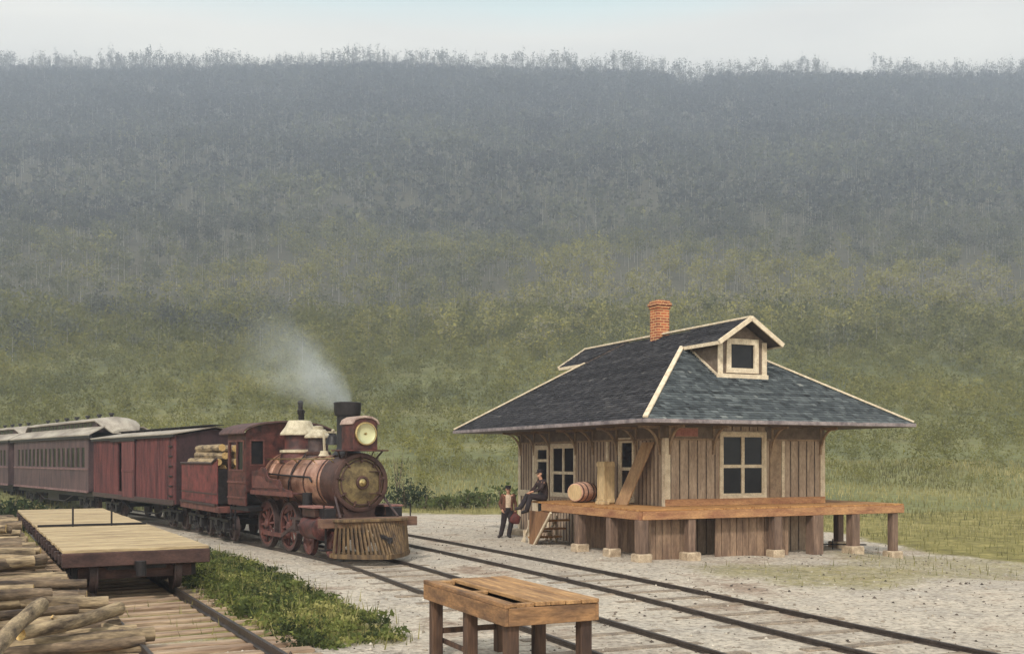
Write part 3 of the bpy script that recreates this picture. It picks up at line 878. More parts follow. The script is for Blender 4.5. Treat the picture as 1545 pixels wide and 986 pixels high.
# gablets at both ends
for sg in (-1, 1):
    vv = (lambda v: v) if sg < 0 else (lambda v: BL - v)
    gf = -.16                                   # front edge of the gablet roof
    back = hv0 + .05
    mb = MB()
    for su in (-1, 1):
        a = Vector((UM, vv(gf), RZ_ + .045)); b_ = Vector((UM + su * GW, vv(gf), GZ0 + .045))
        c = Vector((UM + su * GW, vv(V0 + tmax + .0), GZ0 + .045)); d = Vector((UM, vv(back), RZ_ + .045))
        dn = Vector((0, 0, -.06))
        mb.hexa([a + dn, b_ + dn, c + dn, d + dn, a, b_, c, d])
    dm = mb.build('gablet', soffit_p, stn, smooth=False)
    for su in (-1, 1):
        P0, P1 = (UM + su * GW, vv(gf), GZ0 + .05), (UM + su * GW, vv(V0 + tmax), GZ0 + .05)
        Q0, Q1 = (UM, vv(gf), RZ_ + .05), (UM, vv(back), RZ_ + .05)
        o = shingles('gablet_shingle', roof_tint, P0, P1, Q0, Q1, .125, .15)
        o.parent = dm
    mb = MB()                                   # gablet wall with a square opening
    g = vv(GV); dp = .08 if sg < 0 else -.08
    zb = E0 + SLP * (OV + GV) - .05
    bw = .82
    zt = RZ_ - SLP * bw - .05
    def gfn(a, z, d): return (UM + a, g + d * (1 if sg < 0 else -1), z)
    wh = (-.42, .42, zb + .30, zb + 1.0)
    wall_holes(mb, gfn, -bw, bw, zb, zt, [wh], .08)
    mb.prism([(-bw, zt), (bw, zt), (0, RZ_ - .06)], lambda a, b2, c: (UM + a, g + c * (1 if sg < 0 else -1), b2), .08)
    for su in (-1, 1):                          # cheeks
        pts = [(UM + su * bw, g + (dp), zb), (UM + su * bw, g + dp, zt), (UM + su * bw, vv(GV + (zt - zb) / SLP), zt)]
        q = [(p[0] - su * .06, p[1], p[2]) for p in pts]
        n = len(mb.v); mb.v += pts + q
        for f in ((0, 1, 2), (3, 4, 5), (0, 1, 4, 3), (1, 2, 5, 4), (2, 0, 3, 5)): mb.face([n + i for i in f])
    mb.build('gablet_wall', frieze_p, dm, smooth=False)
    mb = MB()
    for su in (-1, 1):                          # rake boards
        mb.beam((UM + su * .001, vv(gf - .025), RZ_ + .03), (UM + su * (GW + .03), vv(gf - .025), GZ0 + .01), .05, .13, up=(0, 0, 1))
        mb.beam((UM + su * (GW + .005), vv(gf), GZ0), (UM + su * (GW + .005), vv(V0 + tmax), GZ0), .035, .1, up=(0, 0, 1))
        mb.beam((UM + su * (bw + .012), vv(GV - .03), zb + .06), (UM + su * (bw + .012), vv(GV + (zt - zb - .1) / SLP), zt - .03), .04, .10, up=(0, 0, 1))
        mb.beam((UM + su * (bw - .06), vv(GV - .022), zb + .14), (UM + su * (bw - .06), vv(GV - .022), zt), .16, .04, up=(0, 1, 0))
    mb.beam((UM - bw - .06, vv(GV - .03), zb + .07), (UM + bw + .06, vv(GV - .03), zb + .07), .06, .16, up=(0, 0, 1))
    mb.build('gablet_trim', trim_paint, dm, smooth=False, bevel=.004)
    mb = MB()
    for (a0, a1, z0, z1) in ((-.55, -.40, zb + .18, zb + 1.14), (.40, .55, zb + .18, zb + 1.14), (-.398, .398, zb + .18, zb + .32), (-.398, .398, zb + .98, zb + 1.14)):
        slab(mb, gfn, a0, a1, z0, z1, -.05, .02)
    mb.build('gablet_window_frame', trim_paint, dm, smooth=False, bevel=.004)
    mb = MB(); slab(mb, gfn, -.41, .41, zb + .31, zb + .99, .03, .04); mb.build('gablet_window_pane', pane_m, dm, smooth=False)
mb = MB(); mb.beam((UM, -.18, RZ_ + .065), (UM, BL + .18, RZ_ + .065), .15, .06, up=(0, 0, 1)); mb.build('ridge_board', trim_paint, roof, smooth=False, bevel=.01)
# chimney
cv = 4.45
mb = MB(); mb.box(UM - .22, UM + .22, cv - .22, cv + .22, 6.0, 7.34)
mb.box(UM - .25, UM + .25, cv - .25, cv + .25, 7.341, 7.43); mb.box(UM - .28, UM + .28, cv - .28, cv + .28, 7.431, 7.52); mb.box(UM - .24, UM + .24, cv - .24, cv + .24, 7.521, 7.60)
ch = mb.build('chimney', brick_m, stn, smooth=False, bevel=.006)
mb = MB(); mb.box(UM - .14, UM + .14, cv - .14, cv + .14, 7.601, 7.606); mb.build('flue', iron_dark, ch, smooth=False)

# name board on the frieze, too worn to read
sg_ = MB(); sg_.box(.28, 1.0, -.075, -.032, 3.2, 3.44)
o = sg_.build('station_sign', M('sign_paint', rgb(168, 112, 96), rgb(142, 92, 80), scale=9), None, bevel=.006)
o.location = BORG; o.rotation_euler = (0, 0, BRZ)
tag(o, 'small faded red board fixed to the station frieze under the eave', 'sign')
mb = MB()
for (x0, x1, z0, z1) in ((.275, 1.005, 3.43, 3.455), (.275, 1.005, 3.19, 3.212)): mb.box(x0, x1, -.085, -.07, z0, z1)
mb.build('moulding', trim_brown, o, smooth=False)

# ------------------------------------------------------------------ platform round the station
plat = thing('loading_platform', 'raised orange brown plank platform on posts around the station corner', 'platform', BORG, BRZ)
PU0, PV0, PV1, PU1, PVB = -1.5, -1.2, 4.25, 7.2, 2.6
def planks(mb, x0, x1, y0, y1, along, z=DK, th=.05, wd=.2):
    a = (y0 if along == 'x' else x0); b_ = (y1 if along == 'x' else x1)
    while a < b_ - .02:
        c = min(a + wd, b_) - .006
        dz = random.uniform(-.004, .004)
        if along == 'x': mb.box(x0 + random.uniform(-.02, .02), x1, a, c, z - th, z + dz)
        else: mb.box(a, c, y0 + random.uniform(-.02, .02), y1, z - th, z + dz)
        a += wd
mb = MB(); planks(mb, PU0 - .06, -.04, PV0 - .06, PV1, 'x'); mb.build('deck_planks', deck_wood, plat, smooth=False)
mb = MB(); planks(mb, -.034, PU1 + .06, PV0 - .06, -.05, 'y'); mb.build('deck_planks', deck_wood_y, plat, smooth=False)
mb = MB(); planks(mb, BW + .05, PU1 + .06, -.044, PVB, 'y'); mb.build('deck_planks', deck_wood_y, plat, smooth=False)
mb = MB()
mb.beam((PU0 - .01, PV0 - .05, DK - .16), (PU1, PV0 - .05, DK - .16), .08, .21, up=(0, 0, 1)); mb.build('rim_beam', rim_wood, plat, smooth=False, bevel=.008)
mb = MB(); mb.beam((PU0 - .05, PV0 - .05, DK - .161), (PU0 - .05, PV1, DK - .161), .08, .209, up=(0, 0, 1)); mb.build('rim_beam', rim_wood, plat, smooth=False, bevel=.008)
mb = MB(); mb.beam((PU1 + .05, PV0 - .05, DK - .161), (PU1 + .05, PVB, DK - .161), .08, .209, up=(0, 0, 1)); mb.build('rim_beam', rim_wood, plat, smooth=False, bevel=.008)
for v in (-.75, -.3, .8, 1.9, 3.0, 4.1):
    mb = MB(); mb.beam((PU0 + .02, v, DK - .17), (-.05, v, DK - .17), .08, .22, up=(0, 0, 1)); mb.build('joist', post_wood, plat, smooth=False)
rot = Matrix.Rotation(BRZ, 3, 'Z')
def post(u, v, wd=.24, foot=True, top=DK - .268):
    p = rot @ Vector((u, v, 0)) + Vector(BORG)
    g = gz(p.x, p.y)
    mb = MB(); mb.box(u - wd/2, u + wd/2, v - wd/2, v + wd/2, g + (.2 if foot else -.2), top)
    o = mb.build('post', post_wood, plat, smooth=False, bevel=.012)
    if foot:
        mb = MB(); f = .2 + random.uniform(-.02, .03)
        mb.box(u - f, u + f, v - f, v + f, g - .1, g + .199 + random.uniform(0, .02))
        mb.build('footing', foot_stone, o, bevel=.03)
def pu(px, v):
    r = (px - 772.5) / 1583
    return (r * (BORG[1] + .906 * v) - (BORG[0] - .424 * v)) / (.906 - r * .424)
for px, wd, ft_ in ((968, .26, True), (1041, .22, True), (1170, .26, True), (1229, .34, False), (1287, .27, True), (1347, .21, True)):
    post(pu(px, PV0 + .05), PV0 + .05, wd, ft_)
for v in (.35, 2.1):
    post(PU0 + .05, v, .24)
for u, v in ((PU1 - .3, 1.0), (PU1 - .3, 2.4), (BW + .5, 1.1), (BW + .5, 2.4)): post(u, v, .22)
# vertical board skirting under the end of the platform
mb = MB(); mb2 = MB()
a = PU0 + .38; end = pu(1190, PV0 + .28)
while a < end:
    if not (pu(1056, PV0) < a < pu(1078, PV0)):
        wv = .2 + random.uniform(0, .08)
        mb.box(a, min(a + wv, end) - .022, PV0 + .26 + random.uniform(0, .015), PV0 + .3, -.15, DK - .07)
        a += wv
    else: a += .3
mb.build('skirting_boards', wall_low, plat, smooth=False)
mb = MB(); v = PV0 + .35
while v < 4.0:
    wv = .26 + random.uniform(0, .06); mb.box(PU0 + 1.0, PU0 + 1.03, v, v + wv - .01, -.15, DK - .07); v += wv
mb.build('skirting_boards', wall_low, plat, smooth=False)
# boarded stair side at the far end of the platform
mb = MB()
mb.prism([(PV1 - .62, DK - .3), (PV1 + .85, DK - .3), (PV1 + .85, -.1), (PV1 + .55, -.1)], lambda a, b_, c: (PU0 - .07 + c, a, b_), .05)
stx = mb.build('stair_side', M('stair_boards', rgb(146, 108, 76), rgb(118, 84, 60), stretch=WZ, scale=6), plat, smooth=False, bevel=.005)
mb = MB(); mb.beam((PU0 - .095, PV1 - .64, DK - .3), (PU0 - .095, PV1 + .56, -.08), .05, .07); mb.build('edge_strip', trim_paint, stx, smooth=False)
for i in range(4):
    mb = MB(); z = DK - .3 - .27 * i; mb.box(PU0 + .02, -.45, PV1 + .02 + .27 * i, PV1 + .32 + .27 * i, z - .05, z); mb.build('step', deck_wood, plat, smooth=False, bevel=.005)
mb = MB(); planks(mb, PU0 - .06, -.1, PV1 + .002, PV1 + .85, 'x', DK - .002); mb.build('deck_planks', deck_wood, plat, smooth=False)
# low steps with pale rails against the far corner
stp = thing('step_stool', 'pale wooden step frame standing on the gravel at the far station corner', 'steps', tuple(rot @ Vector((-.95, 5.75, 0)) + Vector(BORG)), BRZ)
for i, (z, y) in enumerate(((.36, 0), (.70, -.34))):
    mb = MB(); mb.box(-.4, .4, y - .15, y + .15, z - .045, z); mb.build('tread', trim_brown, stp, smooth=False, bevel=.005)
for x in (-.41, .41):
    mb = MB(); mb.beam((x, .3, -.02), (x, -.5, .82), .05, .07); mb.build('stringer', trim_paint, stp, smooth=False)
    mb = MB(); mb.beam((x * 1.13, -.34, -.02), (x * 1.13, -.34, .72), .06, .06); mb.build('leg', trim_paint, stp, smooth=False)
    mb = MB(); mb.beam((x * 1.13, .02, -.02), (x * 1.13, .02, .38), .06, .06); mb.build('leg', trim_paint, stp, smooth=False)

# ------------------------------------------------------------------ goods on the platform
def local(u, v, z=0): return tuple(rot @ Vector((u, v, z)) + Vector(BORG))
br = thing('barrel', 'pale pinkish wooden barrel lying on its side on the platform', 'barrel', local(-.72, 3.28, DK), BRZ + R(30))
mb = MB(); rr = [(-.42, .255), (-.25, .29), (0, .305), (.25, .29), (.42, .255)]
mb.lathe(rr, (0, 0, .305), (1, 0, 0), 22); mb.build('staves', barrel_m, br, angle=50)
for t_ in (-.36, -.16, .16, .36):
    mb = MB(); r0 = np.interp(t_, [q[0] for q in rr], [q[1] for q in rr])
    mb.lathe([(t_ - .025, r0), (t_ - .025, r0 + .008), (t_ + .025, r0 + .008), (t_ + .025, r0)], (0, 0, .305), (1, 0, 0), 22, ring=True); mb.build('hoop', iron_mid, br)
for s_ in (-1, 1):
    mb = MB(); mb.lathe([(0, .235), (.012, .235)], (s_ * .421 - .006, 0, .305), (1, 0, 0), 22); mb.build('head', crate_m, br)
cr = thing('packing_crate', 'tall pale wooden crate standing upright against the narrow station window', 'crate', local(-.55, 2.22, DK), BRZ)
mb = MB(); mb.box(-.17, .17, -.2, .2, .012, 1.2)
for x in (-.085, 0, .085): pass
mb.build('body', crate_m, cr, smooth=False, bevel=.006)
for z in (.09, 1.11):
    mb = MB(); mb.box(-.19, -.171, -.2, .2, z - .05, z + .05); mb.build('batten', crate_m, cr, smooth=False, bevel=.004)
    mb = MB(); mb.box(-.17, .17, -.219, -.201, z - .05, z + .05); mb.build('batten', crate_m, cr, smooth=False, bevel=.004)
pl = MB(); pl.hexa([(-.62, 1.62, DK + .004), (-.58, 1.05, DK + .004), (-.53, 1.05, DK + .004), (-.57, 1.62, DK + .004), (-.12, .98, 3.06), (-.10, .44, 3.06), (-.055, .44, 3.06), (-.075, .98, 3.06)])
o = pl.build('leaning_board', plank_m, None, smooth=False, bevel=.005); o.location = BORG; o.rotation_euler = (0, 0, BRZ)
tag(o, 'wide brown board leaning sideways against the station wall by its corner', 'board')
bx = thing('parcel', 'low pale parcel lying on the platform between crate and leaning board', 'parcel', local(-.95, 1.72, DK), BRZ)
mb = MB(); mb.box(-.12, .12, -.2, .2, 0.003, .1); mb.build('wrapping', crate_m, bx, smooth=False, bevel=.015)
mb = MB(); mb.box(-.124, .124, -.012, .012, 0.004, .104); mb.box(-.012, .012, -.204, .204, 0.005, .1035); mb.build('string', trim_brown, bx, smooth=False)

# ------------------------------------------------------------------ foreground table
tb = thing('wooden_table', 'heavy six legged wooden table with a slotted plank top on the gravel', 'table', (-.055, 11.62, 0), BRZ)
TW, TL, TZ = 1.10, 2.5, 1.0
mb = MB()
xs = [.34, .53, .715, .91]
for i, x in enumerate(xs):
    x1 = (xs[i+1] if i < 3 else TW + .04)
    mb.box(x + .005, x1 - .004, -.05 + random.uniform(-.02, .02), TL + .03 + random.uniform(-.03, .03), TZ - .045, TZ + random.uniform(-.003, .004))
mb.build('top_planks', table_m, tb, smooth=False, bevel=.006)
mb = MB(); mb.box(.02, .125, .0, TL, TZ - .05, TZ - .008); mb.build('edge_plank', table_m, tb, smooth=False, bevel=.006)
for y0, y1, dz in ((1.28, 1.38, .022), (TL - .14, TL, .012), (0.0, .1, .012)):
    mb = MB(); mb.box(.125, .336, y0, y1, TZ - .065, TZ - dz); mb.build('cleat', table_m, tb, smooth=False, bevel=.005)
mb = MB(); mb.box(.01, TW - .01, .01, TL - .01, TZ - .245, TZ - .22); mb.build('added_slot_board', table_leg_m, tb, smooth=False)  # dark board added below the top so the slots read as shade
def apron(x0, x1, y0, y1):
    mb = MB(); mb.box(x0, x1, y0, y1, TZ - .25, TZ - .052); mb.build('apron', apron_m, tb, smooth=False, bevel=.006)
apron(-.045, 0, -.045, TL + .045); apron(TW, TW + .045, -.045, TL + .045)
apron(.001, TW - .001, -.05, -.005); apron(.001, TW - .001, TL, TL + .045)
mb = MB(); mb.box(-.046, .019, -.05, TL + .05, TZ - .0515, TZ + .002); mb.build('top_rim', apron_m, tb, smooth=False, bevel=.008)
for (x, y) in ((.085, .085), (TW - .085, .085), (.085, TL / 2), (TW - .085, TL / 2), (.085, TL - .085), (TW - .085, TL - .085)):
    mb = MB(); mb.box(x - .072, x + .072, y - .072, y + .072, -.05, TZ - .07); mb.build('leg', table_leg_m, tb, smooth=False, bevel=.01)
mb = MB(); mb.box(.17, .21, TL / 2 + .09, TL + .2, .17, .23); mb.build('stretcher', table_leg_m, tb, smooth=False, bevel=.004)
mb = MB(); mb.box(.168, TW - .168, TL - .11, TL - .06, .3, .37); mb.build('stretcher', table_leg_m, tb, smooth=False, bevel=.004)
# ------------------------------------------------------------------ steam locomotive
RT = .09                        # top of rail
LH = 34
loco = thing('steam_locomotive', 'old black and red steam locomotive with wooden cowcatcher and large round headlight', 'locomotive', (-3.34, 26.0, 0), R(LH - 90))
BZ = 2.0
# boiler
mb = MB(); mb.lathe([(0, .70), (.02, .71), (1.2, .71), (1.21, .70), (3.45, .71), (3.5, .74), (4.1, .80), (4.9, .80)], (-1.9 + 1.0 - .95, 0, BZ), (-1, 0, 0), 40)
boil = mb.build('boiler', boiler_m, loco, angle=30)
for x in (-2.05, -2.95, -3.85, -4.75, -5.5):
    r = .715 if x > -5 else .79
    mb = MB(); mb.lathe([(-.03, r), (-.03, r + .012), (.03, r + .012), (.03, r)], (x, 0, BZ), (-1, 0, 0), 40, ring=True); mb.build('boiler_band', smoke_m, boil)
mb = MB(); mb.lathe([(0, .69), (.03, .745), (.06, .76), (.85, .76), (.9, .72)], (-.93, 0, BZ), (-1, 0, 0), 40); sbx = mb.build('smokebox', smoke_m, loco, angle=30)
for k in range(28):
    th = 2 * PI * k / 28
    pass
mb = MB()
for k in range(30):
    th = 2 * PI * k / 30; mb.ball((-1.0, .762 * math.cos(th), BZ + .762 * math.sin(th)), .012, 6)
    mb.ball((-1.72, .762 * math.cos(th), BZ + .762 * math.sin(th)), .012, 6)
mb.build('rivets', smoke_m, sbx)
mb = MB(); mb.lathe([(0, .735), (.03, .75), (.05, .75), (.06, .73), (.06, .645), (.045, .635), (.0, .63)], (-.945, 0, BZ), (1, 0, 0), 48, ring=True); ring = mb.build('smokebox_ring', smoke_m, loco, angle=30)
mb = MB(); mb.lathe([(0, .632), (.02, .62), (.04, .56), (.075, .40), (.095, .22), (.10, .02)], (-.94, 0, BZ), (1, 0, 0), 48); door = mb.build('smokebox_door', bronze_m, loco, angle=30)
mb = MB(); mb.lathe([(0, .58), (.015, .585), (.03, .575), (.03, .555), (.01, .55)], (-.895, 0, BZ), (1, 0, 0), 48, ring=True); mb.build('door_ring', smoke_m, door)
mb = MB(); mb.lathe([(0, .175), (.05, .175), (.06, .16), (.06, .12), (.035, .115)], (-.85, 0, BZ), (1, 0, 0), 28, ring=True); mb.build('number_plate_ring', smoke_m, door)
mb = MB(); mb.lathe([(0, .11), (.03, .10), (.05, .05), (.09, .045), (.10, .02)], (-.845, 0, BZ), (1, 0, 0), 20); mb.build('hub', brass_m, door)
for k in range(9):
    th = R(90 + (k - 4) * 40)
    c, s = math.cos(th), math.sin(th)
    mb = MB(); mb.beam((-.865, c * .50, BZ + s * .50), (-.87, c * .68, BZ + s * .68), .045, .04); mb.ball((-.85, c * .62, BZ + s * .62), .032, 8); mb.build('door_clamp', smoke_m, door)
mb = MB(); mb.beam((-.86, .5, BZ + .25), (-.86, .5, BZ - .25), .03, .03); mb.beam((-.86, .2, BZ + .28), (-.86, .58, BZ + .28), .05, .02); mb.beam((-.86, .2, BZ - .28), (-.86, .58, BZ - .28), .05, .02); mb.build('hinge', smoke_m, door)
# saddle and frame
mb = MB(); mb.prism([(-.55, .95), (.55, .95), (.42, 1.2), (.5, 1.5), (-.5, 1.5), (-.42, 1.2)], lambda a, b, c: (-1.0 - c, a, b), .9); mb.build('saddle', smoke_m, loco, smooth=False)
for y in (-.52, .52):
    mb = MB(); mb.box(-7.4, -.55, y - .05, y + .05, .95, 1.12); mb.box(-6.6, -2.6, y - .05, y + .05, .62, .72)
    for x in (-2.65, -3.4, -4.2, -5.2, -6.1): mb.box(x - .1, x + .1, y - .048, y + .048, .6, 1.0)
    mb.build('frame_rail', iron_dark, loco, smooth=False)
mb = MB(); mb.prism([(-6.4, .7), (-4.95, .7), (-4.95, 1.6), (-6.4, 1.7)], lambda a, b, c: (a, -.46 + c, b), .92); mb.build('firebox', smoke_m, loco, smooth=False)
# stack
mb = MB(); mb.lathe([(0, .42), (.06, .36), (.14, .30), (.2, .275), (1.02, .275), (1.03, .33), (1.08, .34), (1.12, .345), (1.32, .355), (1.36, .36), (1.38, .34), (1.38, .26), (1.1, .24)], (-1.72, 0, 2.70), (0, 0, 1), 28); mb.build('smokestack', iron_dark, loco, angle=30)
# headlight
mb = MB(); mb.box(-1.36, -.58, -.62, .62, 2.80, 2.835); hb = mb.build('headlight_shelf', engine_red, loco, smooth=False, bevel=.006)
mb = MB()
for y in (-.5, .5): mb.beam((-.98, y * .8, 2.55), (-.7, y, 2.80), .04, .03); mb.beam((-1.25, y * .8, 2.55), (-1.2, y, 2.8), .04, .03)
mb.build('shelf_brace', iron_mid, hb)
HZ_ = 3.24
mb = MB(); hx0, hx1, hw = -1.34, -.66, .34
arch = [(-hw, 2.836), (hw, 2.836), (hw, 3.5)] + [(hw * math.cos(R(a)), 3.5 + .14 * math.sin(R(a))) for a in (30, 60, 90, 120, 150)] + [(-hw, 3.5)]
mb.prism(arch, lambda a, b, c: (hx0 + c, a, b), hx1 - hx0); hl = mb.build('headlight', engine_red, loco, smooth=False, bevel=.01)
mb = MB(); arc2 = [(-(hw + .04), 3.47)] + [((hw + .04) * math.cos(R(a)), 3.5 + .2 * math.sin(R(a))) for a in (180, 150, 120, 90, 60, 30, 0)] + [((hw + .04), 3.47)] + [(hw * math.cos(R(a)) * .99, 3.498 + .142 * math.sin(R(a))) for a in (0, 30, 60, 90, 120, 150, 180)]
mb.prism(arc2, lambda a, b, c: (hx0 - .03 + c, a, b), hx1 - hx0 + .07); mb.build('headlight_roof', M('headlight_roof', rgb(180, 158, 144), rgb(140, 116, 108), scale=5), hl, smooth=False, bevel=.006)
mb = MB(); mb.lathe([(0, .30), (.05, .30), (.07, .285), (.07, .26), (.03, .25)], (hx1 - .005, 0, HZ_), (1, 0, 0), 32, ring=True); mb.build('headlight_rim', brass_m, hl, angle=30)
refl = bpy.data.materials.new('reflector'); refl.use_nodes = True
_p = refl.node_tree.nodes['Principled BSDF']; _p.inputs['Base Color'].default_value = (.78, .75, .52, 1); _p.inputs['Metallic'].default_value = .75; _p.inputs['Roughness'].default_value = .38
mb = MB(); mb.lathe([(.045, .26), (.012, .2), (.004, .12), (.002, .01)], (hx1 + .002, 0, HZ_), (1, 0, 0), 28); mb.f = [f for f in mb.f if not (len(f) > 4 and min(f) == 0)]; mb.m = mb.m[:len(mb.f)]; mb.build('reflector', refl, hl, angle=60)
mb = MB(); mb.lathe([(0, .03), (.03, .035), (.06, .02)], (hx1 + .006, 0, HZ_), (1, 0, 0), 12); mb.build('lamp_burner', brass_m, hl)
gl = bpy.data.materials.new('lens_glass'); gl.use_nodes = True
_p = gl.node_tree.nodes['Principled BSDF']; _p.inputs['Base Color'].default_value = (.98, .98, .9, 1); _p.inputs['Roughness'].default_value = .04; _p.inputs['Transmission Weight'].default_value = 1; _p.inputs['IOR'].default_value = 1.2
mb = MB(); mb.lathe([(0, .258), (.01, .258), (.028, .15), (.034, .01)], (hx1 + .055, 0, HZ_), (1, 0, 0), 28); mb.build('lens', gl, hl, angle=60)
# bell
mb = MB()
for y in (-.27, .27): mb.beam((-2.62, y * .9, 2.70), (-2.62, y, 3.3), .06, .045)
mb.beam((-2.62, -.29, 3.32), (-2.62, .29, 3.32), .05, .05); mb.ball((-2.62, 0, 3.36), .05, 8)
mb.lathe([(0, .16), (.05, .12), (.14, .1)], (-2.62, -.26, 2.68), (0, 0, 1), 12); mb.lathe([(0, .16), (.05, .12), (.14, .1)], (-2.62, .26, 2.68), (0, 0, 1), 12)
bl_ = mb.build('bell_stand', cap_white, loco)
mb = MB(); mb.lathe([(0, .24), (.02, .235), (.08, .19), (.2, .15), (.27, .11), (.3, .05)], (-2.62, 0, 2.98), (0, 0, 1), 22); mb.build('bell', iron_dark, bl_)
# sand dome and steam dome
def dome(name, x, r, z0, zc_, zt_, capr, capt):
    mb = MB(); mb.lathe([(-.25, r * 1.35), (0, r * 1.25), (.06, r * 1.08), (.12, r)] + [(zc_ - z0, r)], (x, 0, z0), (0, 0, 1), 30); d = mb.build(name, engine_red if name == 'steam_dome' else iron_mid, loco, angle=40)
    mb = MB(); mb.lathe([(0, r * 1.0), (.0, capr), (.05, capr), ((zt_ - zc_) * .55, capr * .74), ((zt_ - zc_) * .9, capt), (zt_ - zc_, capt * .9)], (x, 0, zc_), (0, 0, 1), 30); mb.build('dome_cap', cap_white, d, angle=30)
    mb = MB(); mb.lathe([(.03, r * 1.28), (.05, r * 1.33), (.11, r * 1.33), (.13, r * 1.0)], (x, 0, z0), (0, 0, 1), 30, ring=True); mb.build('dome_base', cap_white if name == 'steam_dome' else smoke_m, d, angle=40)
    return d
sdm = dome('sand_dome', -3.62, .27, 2.68, 3.18, 3.42, .37, .22)
mb = MB(); mb.lathe([(0, .14), (.03, .15), (.08, .14), (.1, .05)], (-3.62, 0, 3.42), (0, 0, 1), 18); mb.build('dome_lid', cap_white, sdm)
stm = dome('steam_dome', -4.92, .42, 2.74, 3.28, 3.70, .55, .34)
mb = MB()
mb.tube([(-4.85, 0, 3.68), (-4.85, 0, 3.86), (-4.85, 0, 3.9), (-4.85, 0, 4.0), (-4.85, 0, 4.03), (-4.85, 0, 4.16)], [.06, .06, .09, .09, .065, .065], 12)
mb.ball((-4.85, 0, 4.2), .085, 10); mb.build('whistle', iron_dark, stm)
mb = MB(); mb.tube([(-4.99, .12, 3.68), (-4.99, .12, 3.9), (-4.99, .12, 3.94), (-4.99, .12, 4.02)], [.05, .05, .075, .05], 12); mb.build('safety_valve', iron_dark, stm)
# pipes and handrails along the boiler
for sy in (-1, 1):
    mb = MB(); mb.tube([(-1.2, sy * .62, 2.62), (-2.2, sy * .64, 2.60), (-5.7, sy * .66, 2.60)], .02, 8)
    for x in (-1.4, -2.6, -3.8, -5.0): mb.beam((x, sy * .52, 2.5), (x, sy * .64, 2.6), .025, .025)
    mb.build('handrail', brass_m if sy < 0 else iron_mid, boil)
    mb = MB(); mb.tube([(-3.62, sy * .3, 2.8), (-3.66, sy * .62, 2.42), (-3.9, sy * .74, 2.0), (-3.95, sy * .74, .9)], .022, 8); mb.build('sand_pipe', iron_dark, boil)
    mb = MB(); mb.tube([(-5.75, sy * .80, 2.2), (-4.2, sy * .76, 2.15), (-2.5, sy * .735, 2.12), (-2.35, sy * .73, 2.0)], .025, 8); mb.build('injector_pipe', iron_dark, boil)
    # brace from smokebox to pilot deck
    mb = MB(); mb.tube([(-1.05, sy * .66, BZ - .32), (-.42, sy * .80, 1.14)], .03, 8); mb.build('smokebox_brace', iron_mid, loco)
# running boards with stepped splash guards
for sy in (-1, 1):
    mb = MB(); mb.box(-5.75, -2.55, sy * .74, sy * 1.16, 1.66, 1.70); rb = mb.build('running_board', engine_red, loco, smooth=False, bevel=.006)
    prof = [(-5.70, 1.70), (-2.7, 1.70), (-2.75, 1.76), (-3.2, 1.79), (-3.42, 1.84), (-3.5, 1.96), (-3.6, 2.03), (-4.3, 2.07), (-4.45, 2.13), (-4.55, 2.27), (-4.68, 2.36), (-4.95, 2.38), (-5.15, 2.3), (-5.70, 2.25)]
    mb = MB(); mb.prism(prof, lambda a, b, c: (a, sy * 1.10 + c * sy, b), .04); mb.build('splash_guard', engine_red, rb, smooth=False, bevel=.006)
    mb = MB(); mb.prism([(-5.6, 1.78), (-3.6, 1.8), (-3.75, 1.92), (-4.5, 1.96), (-4.75, 2.12), (-5.6, 2.12)], lambda a, b, c: (a, sy * 1.141 + c * sy, b), .012); mb.build('guard_panel', wheel_red, rb, smooth=False)
    mb = MB(); mb.box(-5.72, -2.57, sy * 1.155, sy * 1.18, 1.60, 1.72); mb.build('edge_angle', wheel_red, rb, smooth=False)
    # air pump or tank block under the board
    mb = MB(); mb.tube([(-2.35, sy * .85, 1.25), (-2.35, sy * .85, 1.72)], .13, 14); mb.build('air_pump', iron_dark, loco)
# driving wheels
def spoked(parent, x, y, r, name='driving_wheel'):
    sy = 1 if y > 0 else -1
    z = RT + r
    mb = MB(); mb.lathe([(-.05, .15), (-.09, .13), (.07, .13), (.10, .1)], (x, y, z), (0, sy, 0), 16)
    for k in range(10):
        th = 2 * PI * k / 10 + .1
        mb.beam((x + .1 * math.cos(th), y, z + .1 * math.sin(th)), (x + (r - .1) * math.cos(th), y, z + (r - .1) * math.sin(th)), .055, .045, up=(0, 1, 0))
    mb.lathe([(-.055, r - .055), (-.055, r - .12), (.055, r - .135), (.055, r - .055)], (x, y, z), (0, sy, 0), 36, ring=True)
    w_ = mb.build(name, wheel_red, parent)
    mb = MB(); mb.lathe([(-.085, r - .06), (-.085, r + .028), (-.06, r + .03), (-.055, r), (.065, r - .004), (.065, r - .06)], (x, y, z), (0, sy, 0), 40, ring=True); mb.build('tyre', iron_mid, w_)
    cw = []
    for k in range(9):
        th = R(-115 + k * 10 + 180 if sy < 0 else 65 + k * 10); cw.append((math.cos(th) * (r - .13), math.sin(th) * (r - .13)))
    mb = MB(); mb.prism(cw, lambda a, b, c: (x + a, y + sy * (c - .02), z + b), .05); mb.build('counterweight', wheel_red, w_, smooth=False)
    return w_
for x in (-3.78, -5.42):
    for y in (-.73, .73): spoked(loco, x, y, .67)
    mb = MB(); mb.tube([(x, -.7, RT + .67), (x, .7, RT + .67)], .08, 12); mb.build('axle', iron_dark, loco)
